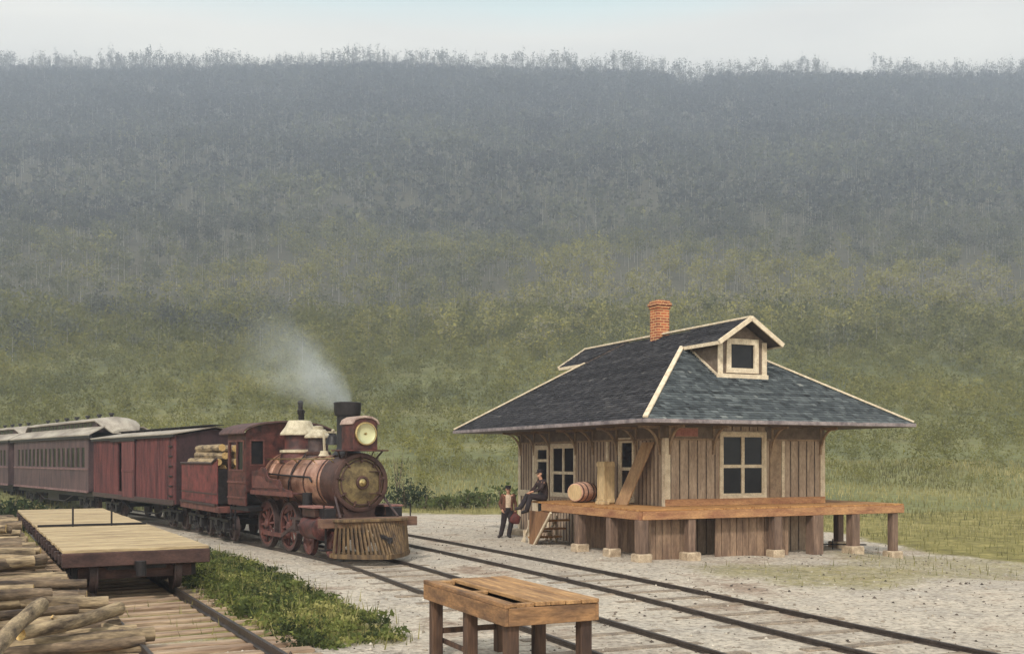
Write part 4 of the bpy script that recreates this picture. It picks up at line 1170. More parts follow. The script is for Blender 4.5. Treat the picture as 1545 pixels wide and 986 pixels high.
for sy in (-1, 1):
    mb = MB(); yy = sy * .90
    mb.beam((-3.78, yy, RT + .42), (-5.42, yy, RT + .42), .05, .11, up=(0, 0, 1))
    for x in (-3.78, -5.42): mb.tube([(x, sy * .78, RT + .42), (x, sy * .96, RT + .42)], .085, 14)
    mb.build('side_rod', wheel_red, loco)
    mb = MB(); mb.beam((-2.75, sy * 1.02, .86), (-3.78, sy * 1.0, RT + .42), .045, .09, up=(0, 0, 1)); mb.build('main_rod', iron_mid, loco)
    # cylinder and steam chest
    mb = MB(); mb.lathe([(0, .23), (.03, .30), (.08, .31), (.14, .285), (.82, .285), (.88, .31), (.93, .30), (.96, .22)], (-.98, sy * .98, .86), (-1, 0, 0), 28); cyl = mb.build('cylinder', engine_red, loco, angle=30)
    mb = MB(); mb.lathe([(0, .2), (.03, .16), (.06, .08), (.1, .06)], (-.985, sy * .98, .86), (1, 0, 0), 20); mb.build('cylinder_head', wheel_red, cyl)
    mb = MB(); mb.box(-1.86, -1.08, sy * .76, sy * 1.2, 1.14, 1.36); chst = mb.build('steam_chest', smoke_m, loco, smooth=False, bevel=.01)
    mb = MB(); mb.box(-1.95, -1.0, sy * .70, sy * 1.27, 1.361, 1.41); mb.build('chest_cover', M('chest_cover', rgb(150, 108, 98), rgb(110, 74, 70), scale=6), chst, smooth=False, bevel=.008)
    mb = MB(); mb.tube([(-1.94, sy * .98, .86), (-2.8, sy * .98, .86)], .035, 10); mb.build('piston_rod', iron_mid, cyl)
    mb = MB(); mb.box(-3.1, -1.96, sy * 1.0 - .03, sy * 1.0 + .03, 1.0, 1.06); mb.box(-3.1, -1.96, sy * 1.0 - .03, sy * 1.0 + .03, .66, .72); mb.box(-2.85, -2.65, sy * 1.0 - .06, sy * 1.0 + .06, .725, .995); mb.build('crosshead', iron_mid, loco, smooth=False)
# leading truck
trk = MB(); trk.box(-2.75, -.75, -.62, -.54, .42, .56); trk.box(-2.75, -.75, .54, .62, .42, .56); trk.box(-1.95, -1.55, -.6, .6, .5, .68)
lt = trk.build('leading_truck', iron_dark, loco, smooth=False)
for x in (-1.02, -2.42):
    for y in (-.73, .73):
        sy = 1 if y > 0 else -1
        mb = MB(); mb.lathe([(-.07, .10), (-.07, .36), (-.05, .38), (-.04, .35), (.06, .345), (.06, .29), (.02, .27), (.02, .1), (.06, .08)], (x, y, RT + .35), (0, sy, 0), 28); mb.build('wheel', wheel_red, lt)
# buffer beam, pilot
mb = MB(); mb.box(-.62, -.34, -1.32, 1.32, .90, 1.13); beam_ = mb.build('buffer_beam', M('beam_wood', rgb(122, 92, 74), rgb(80, 58, 50), stretch=WY, scale=7, bump=.3), loco, smooth=False, bevel=.015)
mb = MB(); mb.box(-1.6, -.62, -.95, .95, 1.02, 1.07); mb.build('pilot_deck', iron_mid, loco, smooth=False)
mb = MB(); mb.prism([(-1.05, -.36), (1.05, -.36), (.9, -.05), (.0, .12), (-.9, -.05)], lambda a, b, c: (b, a, 1.05 + c), .07); mb.build('pilot_top', pilot_wood, loco, smooth=False, bevel=.01)
pil = MB()
base = lambda t: (-.32 + .92 * (1 - abs(t) ** 1.5), t * 1.03, .22)
topp = lambda t: (-.30 + .32 * (1 - abs(t) ** 1.4), t * .95, 1.05)
prev = None
for k in range(25):
    t_ = -1 + 2 * k / 24
    p = Vector(base(t_))
    if prev is not None: pil.beam(prev, p, .09, .11, up=(0, 0, 1))
    prev = p
pil.beam((-.36, -1.1, .24), (-.36, 1.1, .24), .08, .1)
pframe = pil.build('pilot_frame', pilot_wood, loco, smooth=False)
ap = MB(); prev = None
for k in range(13):
    t_ = -1 + k / 6
    q = Vector(topp(t_)) + Vector((.035, 0, -.045))
    if prev is not None: ap.beam(prev, q, .035, .20, up=(0, 0, 1))
    prev = q
ap.build('pilot_board', M('pilot_board', rgb(126, 94, 66), rgb(78, 56, 44), stretch=WY, scale=7, bump=.3), loco, smooth=False, bevel=.006)
for k in range(25):
    t_ = -1 + 2 * k / 24
    mb = MB(); mb.beam(base(t_), topp(t_), .068, .05, up=(0, 1, 0)); mb.build('pilot_slat', pilot_wood, pframe, smooth=False, bevel=.004)
mb = MB(); mb.beam((-.2, 0, .8), (.72, 0, .62), .09, .07, up=(0, 0, 1)); mb.tube([(.70, 0, .56), (.70, 0, .70)], .06, 10); mb.build('drawbar', iron_dark, loco)
for sy in (-1, 1):
    mb = MB(); mb.tube([(-.5, sy * 1.2, 1.12), (-.5, sy * 1.2, 1.42), (-.5, sy * 1.2, 1.46)], [.018, .018, .03], 8); mb.build('flag_staff', iron_dark, beam_)
    mb = MB(); mb.box(-1.25, -.7, sy * .93 - .14, sy * .93 + .14, 1.08, 1.36); mb.build('tool_box', iron_dark, loco, smooth=False, bevel=.01)
    mb = MB(); mb.beam((-.62, sy * 1.1, .9), (-.62, sy * 1.1, .35), .04, .04); mb.beam((-.62, sy * .95, .35), (-.62, sy * 1.25, .35), .2, .03, up=(0, 0, 1)); mb.build('foot_step', iron_dark, beam_, smooth=False)
# cab
CX0, CX1, CW, CZ0, CZ1 = -7.35, -5.78, 1.27, 1.25, 3.36
cab = MB()
cs = lambda sy: (lambda a, z, d: (a, sy * (CW - d), z))
for sy in (-1, 1): wall_holes(cab, cs(sy), CX0, CX1 - .06, CZ0, CZ1, [(CX0 + .18, CX0 + .78, 2.3, 3.1), (CX0 + .86, CX1 - .22, 2.3, 3.1)], .05)
ff = lambda a, z, d: (CX1 - d, a, z)
wall_holes(cab, ff, -CW, CW, CZ0 + .4, CZ1, [(-1.12, -.76, 2.45, 3.12), (.76, 1.12, 2.45, 3.12)], .05)
cab.prism([(CW * math.cos(R(a)), CZ1 + .30 * math.sin(R(a))) for a in range(0, 181, 15)], lambda a, b, c: (CX1 - c, a, b), .05)
cb = cab.build('cab', engine_red, loco, smooth=False)
for sy in (-1, 1):
    fn = cs(sy)
    for (a0, a1) in ((CX0 + .18, CX0 + .78), (CX0 + .86, CX1 - .22)):
        mb = MB()
        for (p, q, z0, z1) in ((a0 - .05, a0, 2.25, 3.15), (a1, a1 + .05, 2.25, 3.15), (a0, a1, 2.25, 2.3), (a0, a1, 3.1, 3.15)): slab(mb, fn, p, q, z0, z1, -.02, .0)
        mb.build('window_casing', wheel_red, cb, smooth=False)
for (a0, a1) in ((-1.12, -.76), (.76, 1.12)):
    mb = MB()
    for (p, q, z0, z1) in ((a0 - .04, a0, 2.41, 3.16), (a1, a1 + .04, 2.41, 3.16), (a0, a1, 2.41, 2.45), (a0, a1, 3.12, 3.16)): slab(mb, ff, p, q, z0, z1, -.02, .0)
    mb.build('window_casing', wheel_red, cb, smooth=False)
for sy in (-1, 1):
    for z0 in (1.9, 1.45):
        mb = MB(); slab(mb, cs(sy), CX0, CX1, z0, z0 + .05, -.025, 0); mb.build('cab_moulding', wheel_red, cb, smooth=False)
for (a0, a1) in ((-1.12, -.76), (.76, 1.12)):
    mb = MB(); slab(mb, ff, a0, a1, 2.45, 3.12, .02, .028); mb.build('window_pane', pane_m, cb, smooth=False)
for sy in (-1, 1):
    mb = MB(); slab(mb, cs(sy), CX0 + .86, CX1 - .22, 2.3, 3.1, .02, .028); mb.build('window_pane', pane_m, cb, smooth=False)
mb = MB()
o_ = [((CW + .16) * math.cos(R(a)), CZ1 - .02 + .38 * math.sin(R(a))) for a in range(0, 181, 12)]
i_ = [((CW + .14) * math.cos(R(a)), CZ1 - .05 + .36 * math.sin(R(a))) for a in range(180, -1, -12)]
k = len(o_)
for c in (CX1 + .18, CX0 - .35):
    pass
n = len(mb.v)
mb.v += [(CX1 + .18, a, b) for a, b in o_] + [(CX1 + .18, a, b) for a, b in i_[::-1]] + [(CX0 - .35, a, b) for a, b in o_] + [(CX0 - .35, a, b) for a, b in i_[::-1]]
for j in range(k - 1):
    mb.face((n+j, n+j+1, n+2*k+j+1, n+2*k+j)); mb.face((n+k+j, n+k+j+1, n+3*k+j+1, n+3*k+j)); mb.face((n+j, n+j+1, n+k+j+1, n+k+j)); mb.face((n+2*k+j, n+2*k+j+1, n+3*k+j+1, n+3*k+j))
mb.face((n, n+k, n+3*k, n+2*k)); mb.face((n+k-1, n+2*k-1, n+4*k-1, n+3*k-1))
mb.build('cab_roof', M('cab_roof', rgb(96, 70, 66), rgb(64, 48, 48), scale=4), cb, angle=30)
mb = MB(); mb.box(CX0, CX1, -1.2, 1.2, 1.1, 1.2); mb.build('cab_floor', iron_dark, cb, smooth=False)
for sy in (-1, 1):
    mb = MB()
    for z in (.5, .85): mb.box(CX0 + .05, CX0 + .4, sy * 1.1, sy * 1.3, z, z + .03)
    mb.box(CX0 + .04, CX0 + .07, sy * 1.15, sy * 1.2, .5, 1.3); mb.box(CX0 + .38, CX0 + .41, sy * 1.15, sy * 1.2, .5, 1.3)
    mb.build('cab_step', iron_dark, cb, smooth=False)

# ------------------------------------------------------------------ rolling stock trucks
def truck(parent, x, name='truck', r=.40, wb=1.55):
    z = RT + r
    mb = MB()
    for sy in (-1, 1):
        y = sy * .98
        mb.beam((x - wb * .72, y, z + .22), (x + wb * .72, y, z + .22), .09, .09, up=(0, 0, 1))
        mb.beam((x - wb * .5, y, z + .2), (x - .25, y, z - .16), .07, .06); mb.beam((x + wb * .5, y, z + .2), (x + .25, y, z - .16), .07, .06)
        mb.beam((x - .3, y, z - .16), (x + .3, y, z - .16), .08, .06)
        for s in (-.18, .18): mb.beam((x + s, y, z - .16), (x + s, y, z + .22), .06, .06)
        for s in (-1, 1): mb.box(x + s * wb / 2 - .11, x + s * wb / 2 + .11, y - .08, y + .1, z - .12, z + .17)
        for s in (-.1, 0, .1): mb.tube([(x + s, y, z - .12), (x + s, y, z + .18)], .04, 8)
    mb.box(x - .16, x + .16, -1.1, 1.1, z + .05, z + .22)
    t = mb.build(name, iron_dark, parent, smooth=False)
    for s in (-1, 1):
        for sy in (-1, 1):
            mb = MB(); mb.lathe([(-.07, .09), (-.08, r + .025), (-.05, r + .02), (-.04, r), (.06, r - .01), (.06, r - .07), (.015, r - .09), (.015, .12), (.06, .1)], (x + s * wb / 2, sy * .735, z), (0, sy, 0), 26); mb.build('wheel', iron_mid, t)
    return t

# tender
tn = thing('tender', 'dull red coal tender coupled behind the locomotive cab', 'tender', (-7.72, 32.35, 0), R(30 - 90))
TLn = 5.1
mb = MB()
for sy in (-1, 1):
    mb.box(-TLn, -.35, sy * 1.24, sy * 1.28, 1.22, 2.45)
    mb.prism([(-.9, 2.45), (-.35, 2.45), (-.35, 2.6), (-.62, 2.55)], lambda a, b, c: (a, sy * 1.24 + c * sy, b), .04)
mb.box(-TLn, -TLn + .04, -1.24, 1.24, 1.22, 2.45); mb.box(-TLn + .04, -.4, -1.238, 1.238, 1.9, 1.95)
tk = mb.build('tank', tender_red, tn, smooth=False, bevel=.01)
mb = MB()
for sy in (-1, 1):
    mb.tube([(-TLn - .02, sy * 1.30, 2.47), (-.9, sy * 1.30, 2.47), (-.35, sy * 1.30, 2.62)], .035, 8)
    mb.box(-TLn + .03, -.36, sy * 1.281, sy * 1.292, 1.5, 1.54)
    mb.box(-TLn, -.36, sy * 1.24, sy * 1.34, 1.16, 1.22)
mb.build('coping', iron_mid, tn, smooth=False)
mb = MB(); mb.box(-TLn - .1, -.1, -1.3, 1.3, .96, 1.155); mb.build('underframe', wheel_red, tn, smooth=False, bevel=.01)
truck(tn, -1.2); truck(tn, -TLn + 1.0)
mb = MB(); mb.box(-.45, -.36, -1.236, 1.236, 1.22, 2.3); mb.build('front_plate', iron_dark, tn, smooth=False)
# fuel: pale split billets stacked on the tender
for i in range(5):
    for j in range(5):
        mb = MB(); y = -.98 + j * .44 + random.uniform(-.03, .03); L_ = random.uniform(3.2, 3.9) - i * .12; x0 = -4.75 + random.uniform(0, .25) + i * .1
        mb.tube([(x0, 0, 0), (x0 + L_, 0, random.uniform(-.02, .02))], [.125, .115], 8, 0, True, 1)
        o = mb.build('firewood_log', [bark2_m, cut_m], None)
        o.location = (Matrix.Rotation(R(-60), 4, 'Z') @ Vector((0, y + (.12 if i % 2 else 0), 2.08 + i * .215))) + Vector((-7.72, 32.35, 0))
        o.rotation_euler = (random.uniform(0, 6) * 0, 0, R(-60) + random.uniform(-.03, .03))
        tag(o, 'pale firewood log stacked on the red tender behind the cab', 'firewood', 'firewood logs on the tender')

# boxcar
bc = thing('boxcar', 'dull red wooden boxcar with a dark door gap and pale roof behind the tender', 'boxcar', (-10.62, 37.4, 0), R(34.8 - 90))
BCL = 11.6
mb = MB()
bs = lambda sy: (lambda a, z, d: (a, sy * (1.4 - d), z))
for sy in (-1, 1): wall_holes(mb, bs(sy), -BCL, 0, 1.02, 3.42, [(-7.55, -6.75, 1.3, 3.25)], .06)
for sy in (-1, 1):
    x = -.1
    while x > -BCL + .05:
        if not (-7.6 < x < -6.7): mb.box(x - .012, x + .012, sy * 1.399, sy * 1.412, 1.03, 3.40)
        x -= .19
body = mb.build('body', car_red, bc, smooth=False)
end_m = M('dark_end_boards', rgb(62, 42, 44), rgb(40, 28, 30), stretch=(1, 1, .35), scale=3, rough=.85)  # end boards in a darker brown than the sides
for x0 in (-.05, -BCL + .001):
    mb = MB(); mb.prism([(-1.339, 1.02), (1.339, 1.02), (1.339, 3.42), (0, 3.66), (-1.339, 3.42)], lambda a, b, c: (x0 + c, a, b), .049); o = mb.build('end_wall', end_m, bc, smooth=False); o['label'] = 'dark end wall'
mb = MB(); mb.box(-BCL + .05, -.05, -1.33, 1.33, 1.0, 1.1); mb.build('floor', iron_dark, bc, smooth=False)
for sy in (-1, 1):
    mb = MB(); mb.box(-6.72, -4.9, sy * 1.43, sy * 1.47, 1.1, 3.3); mb.box(-6.7, -4.92, sy * 1.471, sy * 1.49, 2.1, 2.2); d_ = mb.build('sliding_door', car_red, bc, smooth=False, bevel=.005)
    mb = MB(); mb.box(-8.4, -4.7, sy * 1.42, sy * 1.5, 3.3, 3.36); mb.build('door_rail', iron_dark, bc, smooth=False)
    mb = MB(); mb.box(-BCL, 0, sy * 1.405, sy * 1.46, .98, 1.16); mb.build('side_sill', iron_mid, bc, smooth=False)
    mb = MB(); mb.box(-BCL - .1, .1, sy * 1.41, sy * 1.5, 3.36 + .005, 3.46); mb.build('eave_board', iron_dark, bc, smooth=False)
for sy in (-1, 1):
    mb = MB(); mb.hexa([(-BCL - .12, sy * 1.52, 3.46), (.12, sy * 1.52, 3.46), (.12, sy * .002, 3.72), (-BCL - .12, sy * .002, 3.72), (-BCL - .12, sy * 1.52, 3.50), (.12, sy * 1.52, 3.50), (.12, sy * .002, 3.76), (-BCL - .12, sy * .002, 3.76)]); mb.build('roof', roof_pale, bc, smooth=False)
mb = MB(); mb.box(-BCL - .3, .3, -.26, .26, 3.79, 3.82)
for x in np.arange(-BCL, .1, 1.2): mb.box(x, x + .06, -.24, .24, 3.70, 3.79)
mb.build('roof_walk', iron_dark, bc, smooth=False)
for sy in (-1, 1):
    for z in (1.3, 1.65, 2.0, 2.35, 2.7, 3.05):
        mb = MB(); mb.beam((-.2, sy * 1.43, z), (-.6, sy * 1.43, z), .03, .05); mb.build('grab_iron', iron_dark, bc, smooth=False)
truck(bc, -1.6); truck(bc, -BCL + 1.6)
mb = MB(); mb.box(-BCL, 0, -.6, .6, .82, .98)
for y in (-.8, .8): mb.tube([(-2.2, y, .85), (-4.2, y, .5), (-BCL + 4.2, y, .5), (-BCL + 2.2, y, .85)], .03, 6)
mb.build('underframe', iron_dark, bc, smooth=False)

# passenger coaches
def coach(label, loc, hd, L_=15.0):
    c = thing('passenger_coach', label, 'coach', loc, R(hd - 90), 'passenger coaches at the back of the train')
    mb = MB(); cw = 1.45
    win = [(-L_ + .95 + i * .86, -L_ + .95 + i * .86 + .52, 2.08, 2.92) for i in range(int((L_ - 1.9) / .86) + 1)]
    for sy in (-1, 1): wall_holes(mb, (lambda a, z, d, s=sy: (a, s * (cw - d), z)), -L_, 0, 1.05, 3.3, win, .06)
    for x0, x1 in ((-.06, -.001), (-L_ + .001, -L_ + .06)): wall_holes(mb, (lambda a, z, d, p=x0, q=x1: (p if d == 0 else q, a, z)), -cw + .06, cw - .06, 1.05, 3.3, [(-.4, .4, 1.2, 3.0)], 1)
    b_ = mb.build('body', coach_dark, c, smooth=False)
    mb = MB(); mb.box(-L_ + .06, -.06, -cw + .07, cw - .07, 1.03, 1.12); mb.box(-L_ + .1, -.1, -.03, .03, 1.12, 3.2); mb.build('interior', iron_dark, c, smooth=False)
    for sy in (-1, 1):
        for h in win:
            mb = MB(); slab(mb, (lambda a, z, d, s=sy: (a, s * (cw - d), z)), h[0], h[1], h[2], h[3], .025, .032); wn = mb.build('window', pane_m, c, smooth=False)
        mb = MB(); mb.box(-L_, 0, sy * cw, sy * (cw + .035), 1.96, 2.03); mb.box(-L_, 0, sy * cw, sy * (cw + .035), 1.0, 1.1); mb.build('belt_rail', M('belt_rail', rgb(128, 100, 98), rgb(100, 76, 76)) if 'belt_rail' not in bpy.data.materials else bpy.data.materials['belt_rail'], c, smooth=False)
        mb = MB(); mb.box(-L_ - .55, .55, sy * (cw - .02), sy * (cw + .12), 3.3, 3.42); mb.build('eave', iron_dark, c, smooth=False)
        mb = MB()
        mb.hexa([(-L_ - .6, sy * (cw + .14), 3.42), (.6, sy * (cw + .14), 3.42), (.5, sy * .85, 3.78), (-L_ - .5, sy * .85, 3.78), (-L_ - .6, sy * (cw + .14), 3.47), (.6, sy * (cw + .14), 3.47), (.5, sy * .85, 3.83), (-L_ - .5, sy * .85, 3.83)]); mb.build('lower_roof', roof_pale, c, smooth=False)
    # clerestory with rounded ends
    mb = MB(); mb.box(-L_ + 1.0, -1.0, -.78, .78, 3.6, 4.06); cl = mb.build('clerestory', coach_dark, c, smooth=False)
    for sy in (-1, 1):
        for i in range(int((L_ - 2.4) / .8)):
            x = -L_ + 1.3 + i * .8
            mb = MB(); mb.box(x, x + .6, sy * .781, sy * .79, 3.83, 4.02); mb.build('clerestory_light', pane_m, cl, smooth=False)
    prof = [(-.95, 4.06), (.95, 4.06), (.95, 4.11), (.6, 4.22), (0, 4.28), (-.6, 4.22), (-.95, 4.11)]
    mb = MB(); xs_ = [(-L_ - .5, .55, -.55), (-L_ - .3, .78, -.4), (-L_ + .15, .94, -.2), (-L_ + .9, 1, 0), (-.9, 1, 0), (-.15, .94, -.2), (.3, .78, -.4), (.5, .55, -.55)]
    bs_ = []
    for x, s, dz in xs_:
        bs_.append(len(mb.v)); mb.v += [(x, a * s, b + dz + (0)) for a, b in prof]
    for i in range(len(bs_) - 1):
        for j in range(7): mb.face((bs_[i]+j, bs_[i]+(j+1) % 7, bs_[i+1]+(j+1) % 7, bs_[i+1]+j))
    mb.face([bs_[0]+j for j in range(7)]); mb.face([bs_[-1]+j for j in range(7)])
    mb.build('upper_roof', roof_pale, c, angle=40)
    for i in range(7):
        x = -L_ + 1.5 + i * (L_ - 3) / 6
        mb = MB(); mb.tube([(x, 0, 4.26), (x, 0, 4.36), (x, 0, 4.38), (x, 0, 4.46)], [.07, .07, .13, .11], 10); mb.build('roof_vent', iron_dark, c)
    for x in (.35, -L_ - .35):
        mb = MB(); mb.box(x - .35, x + .35, -1.3, 1.3, .98, 1.08)
        for y in (-1.2, 1.2): mb.tube([(x + (.3 if x > 0 else -.3), y, 1.08), (x + (.3 if x > 0 else -.3), y, 2.0)], .025, 8)
        mb.tube([(x + (.3 if x > 0 else -.3), -1.2, 2.0), (x + (.3 if x > 0 else -.3), 1.2, 2.0)], .025, 8)
        mb.build('end_platform', iron_dark, c, smooth=False)
    truck(c, -2.0, wb=1.8); truck(c, -L_ + 2.0, wb=1.8)
    mb = MB(); mb.box(-L_, 0, -1.2, 1.2, .8, 1.0)
    for y in (-1.1, 1.1): mb.tube([(-3.5, y, .9), (-5.5, y, .5), (-L_ + 5.5, y, .5), (-L_ + 3.5, y, .9)], .03, 6)
    mb.box(-8.8, -6.6, -1.1, 1.1, .45, .8); mb.build('underframe', iron_dark, c, smooth=False)
    return c
c1 = coach('dark passenger coach with pale rounded clerestory roof coupled behind the red boxcar', (-17.95, 48.2, 0), 37)
c1.scale = (1, 1, 1.07); bc.scale = (1, 1, 1.0)
c2 = copy_tree(c1)
c2.location = (-17.95 - math.sin(R(37)) * 16.6, 48.2 + math.cos(R(37)) * 16.6, 0); c2.rotation_euler = (0, 0, R(38 - 90))
c2['label'] = 'last passenger coach of the train, only its end reaching into the picture'

# ------------------------------------------------------------------ flatcars
def flatcar(label, s0, L_, staffs):
    p = side_pt(s0)
    c = thing('flatcar', label, 'flatcar', (p.x, p.y, .112), SIDE_H - PI / 2, 'flatcars on the siding')
    FW, FZ = 1.2, .89
    mb = MB(); x = -L_
    while x < -.02:
        q = min(x + .235, 0); mb.box(x + .004, q - .003, -FW - .05 + random.uniform(-.015, .015), FW + .05 + random.uniform(-.015, .015), FZ - .05, FZ + random.uniform(-.003, .003)); x += .235
    mb.build('deck', flat_deck, c, smooth=False, bevel=.003)
    for x0, x1 in ((-.12, .06), (-L_ - .06, -L_ + .12)):
        mb = MB(); mb.box(x0, x1, -FW - .06, FW + .06, FZ - .30, FZ - .052); mb.build('end_sill', flat_frame, c, smooth=False, bevel=.012)
    for sy in (-1, 1):
        mb = MB(); mb.box(-L_ + .121, -.121, sy * (FW - .14), sy * FW, FZ - .32, FZ - .052); ss = mb.build('side_sill', flat_frame, c, smooth=False)
        for i in range(9):
            x = -.45 - i * (L_ - .9) / 8
            mb = MB(); mb.box(x - .07, x + .07, sy * FW, sy * (FW + .09), FZ - .27, FZ - .10); mb.build('stake_pocket', iron_mid, ss, smooth=False, bevel=.008)
    mb = MB(); mb.box(-L_ + .1, -.1, -.5, .5, FZ - .38, FZ - .08)
    for y in (-.85, .85): mb.tube([(-1.9, y, FZ - .3), (-3, y, FZ - .5), (-L_ + 3, y, FZ - .5), (-L_ + 1.9, y, FZ - .3)], .025, 6)
    mb.beam((-.0, 0, FZ - .3), (.35, 0, FZ - .32), .14, .16); mb.tube([(.36, 0, FZ - .46), (.36, 0, FZ - .2)], .09, 10)
    mb.build('underframe', iron_dark, c, smooth=False)
    for xb in (-.30, -L_ + .30):
        mb = MB(); mb.box(xb - .05, xb + .05, -.98, .98, .34, .55)
        for y in (-.78, -.3, .3, .78): mb.box(xb - .04, xb + .04, y - .07, y + .07, .551, FZ - .33)
        mb.build('brake_beam', flat_frame, c, smooth=False)
    truck(c, -1.15, r=.36, wb=1.35); truck(c, -L_ + 1.15, r=.36, wb=1.35)
    if staffs:
        for y in (-.45, .42):
            mb = MB(); mb.tube([(.1, y, FZ - .3), (.1, y, FZ + .46)], .022, 8); mb.build('brake_staff', iron_dark, c)
        mb = MB(); mb.beam((.08, -FW - .02, FZ + .02), (.08, FW + .02, FZ + .02), .05, .05); mb.build('end_rod', iron_dark, c)
    return c
flatcar('nearer flatcar with an empty plank deck and a heavy dark end sill', 0, 7.0, False)
flatcar('farther empty flatcar with two thin brake staffs at its end', 7.35, 9.2, True)

# ------------------------------------------------------------------ log pile
def log_obj(p, q, r0, r1, label, mat, group='logs heaped beside the siding'):
    p, q = Vector(p), Vector(q)
    L_ = (q - p).length; n = max(5, int(L_ / .35))
    mb = MB(); pts, rd = [], []
    b1, b2 = random.uniform(-.04, .04), random.uniform(-.03, .03)
    for i in range(n + 1):
        f = i / n
        pts.append((f * L_, b1 * math.sin(f * PI) , b2 * math.sin(f * PI)))
        rd.append((r0 + (r1 - r0) * f) * random.uniform(.93, 1.06))
    mb.tube(pts, rd, 12, 0, True, 1)
    sd_ = random.uniform(0, 50)
    for i, v in enumerate(mb.v):
        k = 1 + .13 * mnoise.noise(Vector((v[0] * 1.6 + sd_, v[1] * 7, v[2] * 7)))
        mb.v[i] = (v[0], v[1] * k, v[2] * k)
    for _ in range(random.choice((0, 1, 2))):
        f = random.uniform(.2, .85); th = random.uniform(0, 6.28); rr_ = r0 + (r1 - r0) * f
        mb.tube([(f * L_, rr_ * .7 * math.cos(th), rr_ * .7 * math.sin(th)), (f * L_ + .05, rr_ * 1.35 * math.cos(th), rr_ * 1.35 * math.sin(th))], [.04, .03], 7, 0, True, 1)
    o = mb.build('log', [mat, cut_m], None, angle=50)
    o.location = p
    d = (q - p).normalized()
    o.rotation_euler = d.to_track_quat('X', 'Z').to_euler()
    return tag(o, label, 'log', group)
def pilepos(s, off): return side_pt(s, off)
GL = 'rough round log lying in the heap left of the flatcars'
# layers of logs lying across, their butts towards the rails; s measured from the near flatcar end
s = -5.4
rows = []
while s < 15.5:
    rows.append(s); s += random.uniform(.25, .34)
def top_at(s): return float(np.interp(s, [-6, -3.2, -1.5, 0.5, 3, 9, 15], [.25, .38, .6, .82, .95, 1.1, 1.0]))
for s in rows:
    z = .12 if s > 0 else .24
    end0 = float(np.interp(s, [-5.5, -3.6, -2.2, -.5, .3, 15], [-.35, -.6, -.8, -.95, -1.28, -1.35]))
    while z < top_at(s):
        r = random.uniform(.065, .115)
        ln = random.uniform(3.2, 5.0)
        e0 = end0 - random.uniform(0, .4) - (z * .22)
        a = side_pt(s + random.uniform(-.05, .05), e0); b_ = side_pt(s + random.uniform(-.6, .6), e0 - ln)
        a.z = z + random.uniform(-.02, .02); b_.z = max(.1, z + random.uniform(-.05, .10))
        lab = GL if s > -2 else 'rough round log lying low beside the bare sleepers in front of the flatcars'
        log_obj(a, b_, r, r * random.uniform(.7, .95), lab, bark_m if random.random() < .6 else bark2_m)
        z += random.uniform(.16, .21)
# loose ones on top
def at(px, py, z):
    d = (EYE - z) * 1583 / (py - 692)
    return Vector(((px - 772.5) * d / 1583, d, z))
log_obj(at(62, 912, .66), at(-22, 1000, .52), .105, .09, 'pale log lying steeply across the front of the heap, running out of the lower corner', bark2_m, None)
log_obj(at(180, 917, .50), at(30, 955, .50), .095, .085, 'long log tilted over the others, its butt raised beside the rails', bark2_m, None)
log_obj(at(208, 957, .22), at(140, 940, .30), .075, .06, 'short thin log lying askew on top next to the sleepers', bark2_m, None)
log_obj(at(163, 908, .45), at(-10, 905, .56), .10, .09, 'straight pale log lying level just behind the tilted log', bark2_m, None)
log_obj(at(215, 978, .12), at(30, 985, .14), .12, .10, 'thick pale log nearest the viewer at the bottom of the heap', bark2_m, None)
for i in range(16):
    s = random.uniform(-4.8, 6.5); e0 = float(np.interp(s, [-5.5, -2.2, .3, 15], [-.9, -1.1, -1.5, -1.6])) - random.uniform(0, 1.2); sk = random.choice((-1, 1)) * random.uniform(.5, 1.3)
    zt = top_at(s) + random.uniform(.08, .2); ln = random.uniform(1.6, 3.2)
    a = side_pt(s, e0); b_ = side_pt(s + sk, e0 - ln); a.z = zt; b_.z = zt + random.uniform(-.08, .12)
    log_obj(a, b_, random.uniform(.06, .10), random.uniform(.05, .09), 'thin log thrown askew on top of the heap beside the siding', random.choice((bark_m, bark2_m)), 'thin logs lying askew on the heap')
# odd scraps of bark and split wood between the logs
mb = MB()
for i in range(260):
    s = random.uniform(-6, 14); p = side_pt(s, random.uniform(-5.5, -1.0)); th = random.uniform(0, PI); l = random.uniform(.1, .5)
    zz = .03 + random.uniform(0, .05)
    mb.beam((p.x - math.cos(th) * l / 2, p.y - math.sin(th) * l / 2, zz), (p.x + math.cos(th) * l / 2, p.y + math.sin(th) * l / 2, zz + random.uniform(-.02, .06)), random.uniform(.03, .09), .02)
o = mb.build('bark_litter', bark_m, None, smooth=False)
tag(o, 'bark scraps and splinters strewn on the ground between the logs', 'bark', kind='stuff')

# ------------------------------------------------------------------ people
skin_m = M('skin', rgb(196, 150, 124), rgb(176, 128, 104), rough=.6, scale=8, bump=.05, fine=.08)
cloth_dark = M('dark_cloth', rgb(62, 46, 44), rgb(40, 30, 30), rough=.9, scale=6, bump=.3)
cloth_trou = M('trouser_cloth', rgb(52, 42, 44), rgb(34, 28, 30), rough=.9, scale=6, bump=.3)
shirt_m = M('shirt_cloth', rgb(206, 184, 160), rgb(176, 152, 130), rough=.9, scale=8)
vest_m = M('jacket_cloth', rgb(112, 74, 56), rgb(72, 48, 42), rough=.9, scale=8, bump=.2)
boot_m = M('boot_leather', rgb(48, 38, 34), rgb(28, 22, 22), rough=.5)
bag_m = M('bag_leather', rgb(104, 52, 48), rgb(70, 36, 36), rough=.7, scale=6)
eye_m = M('eye_dark', (.02, .015, .012), (.02, .015, .012), bump=0, fine=0)

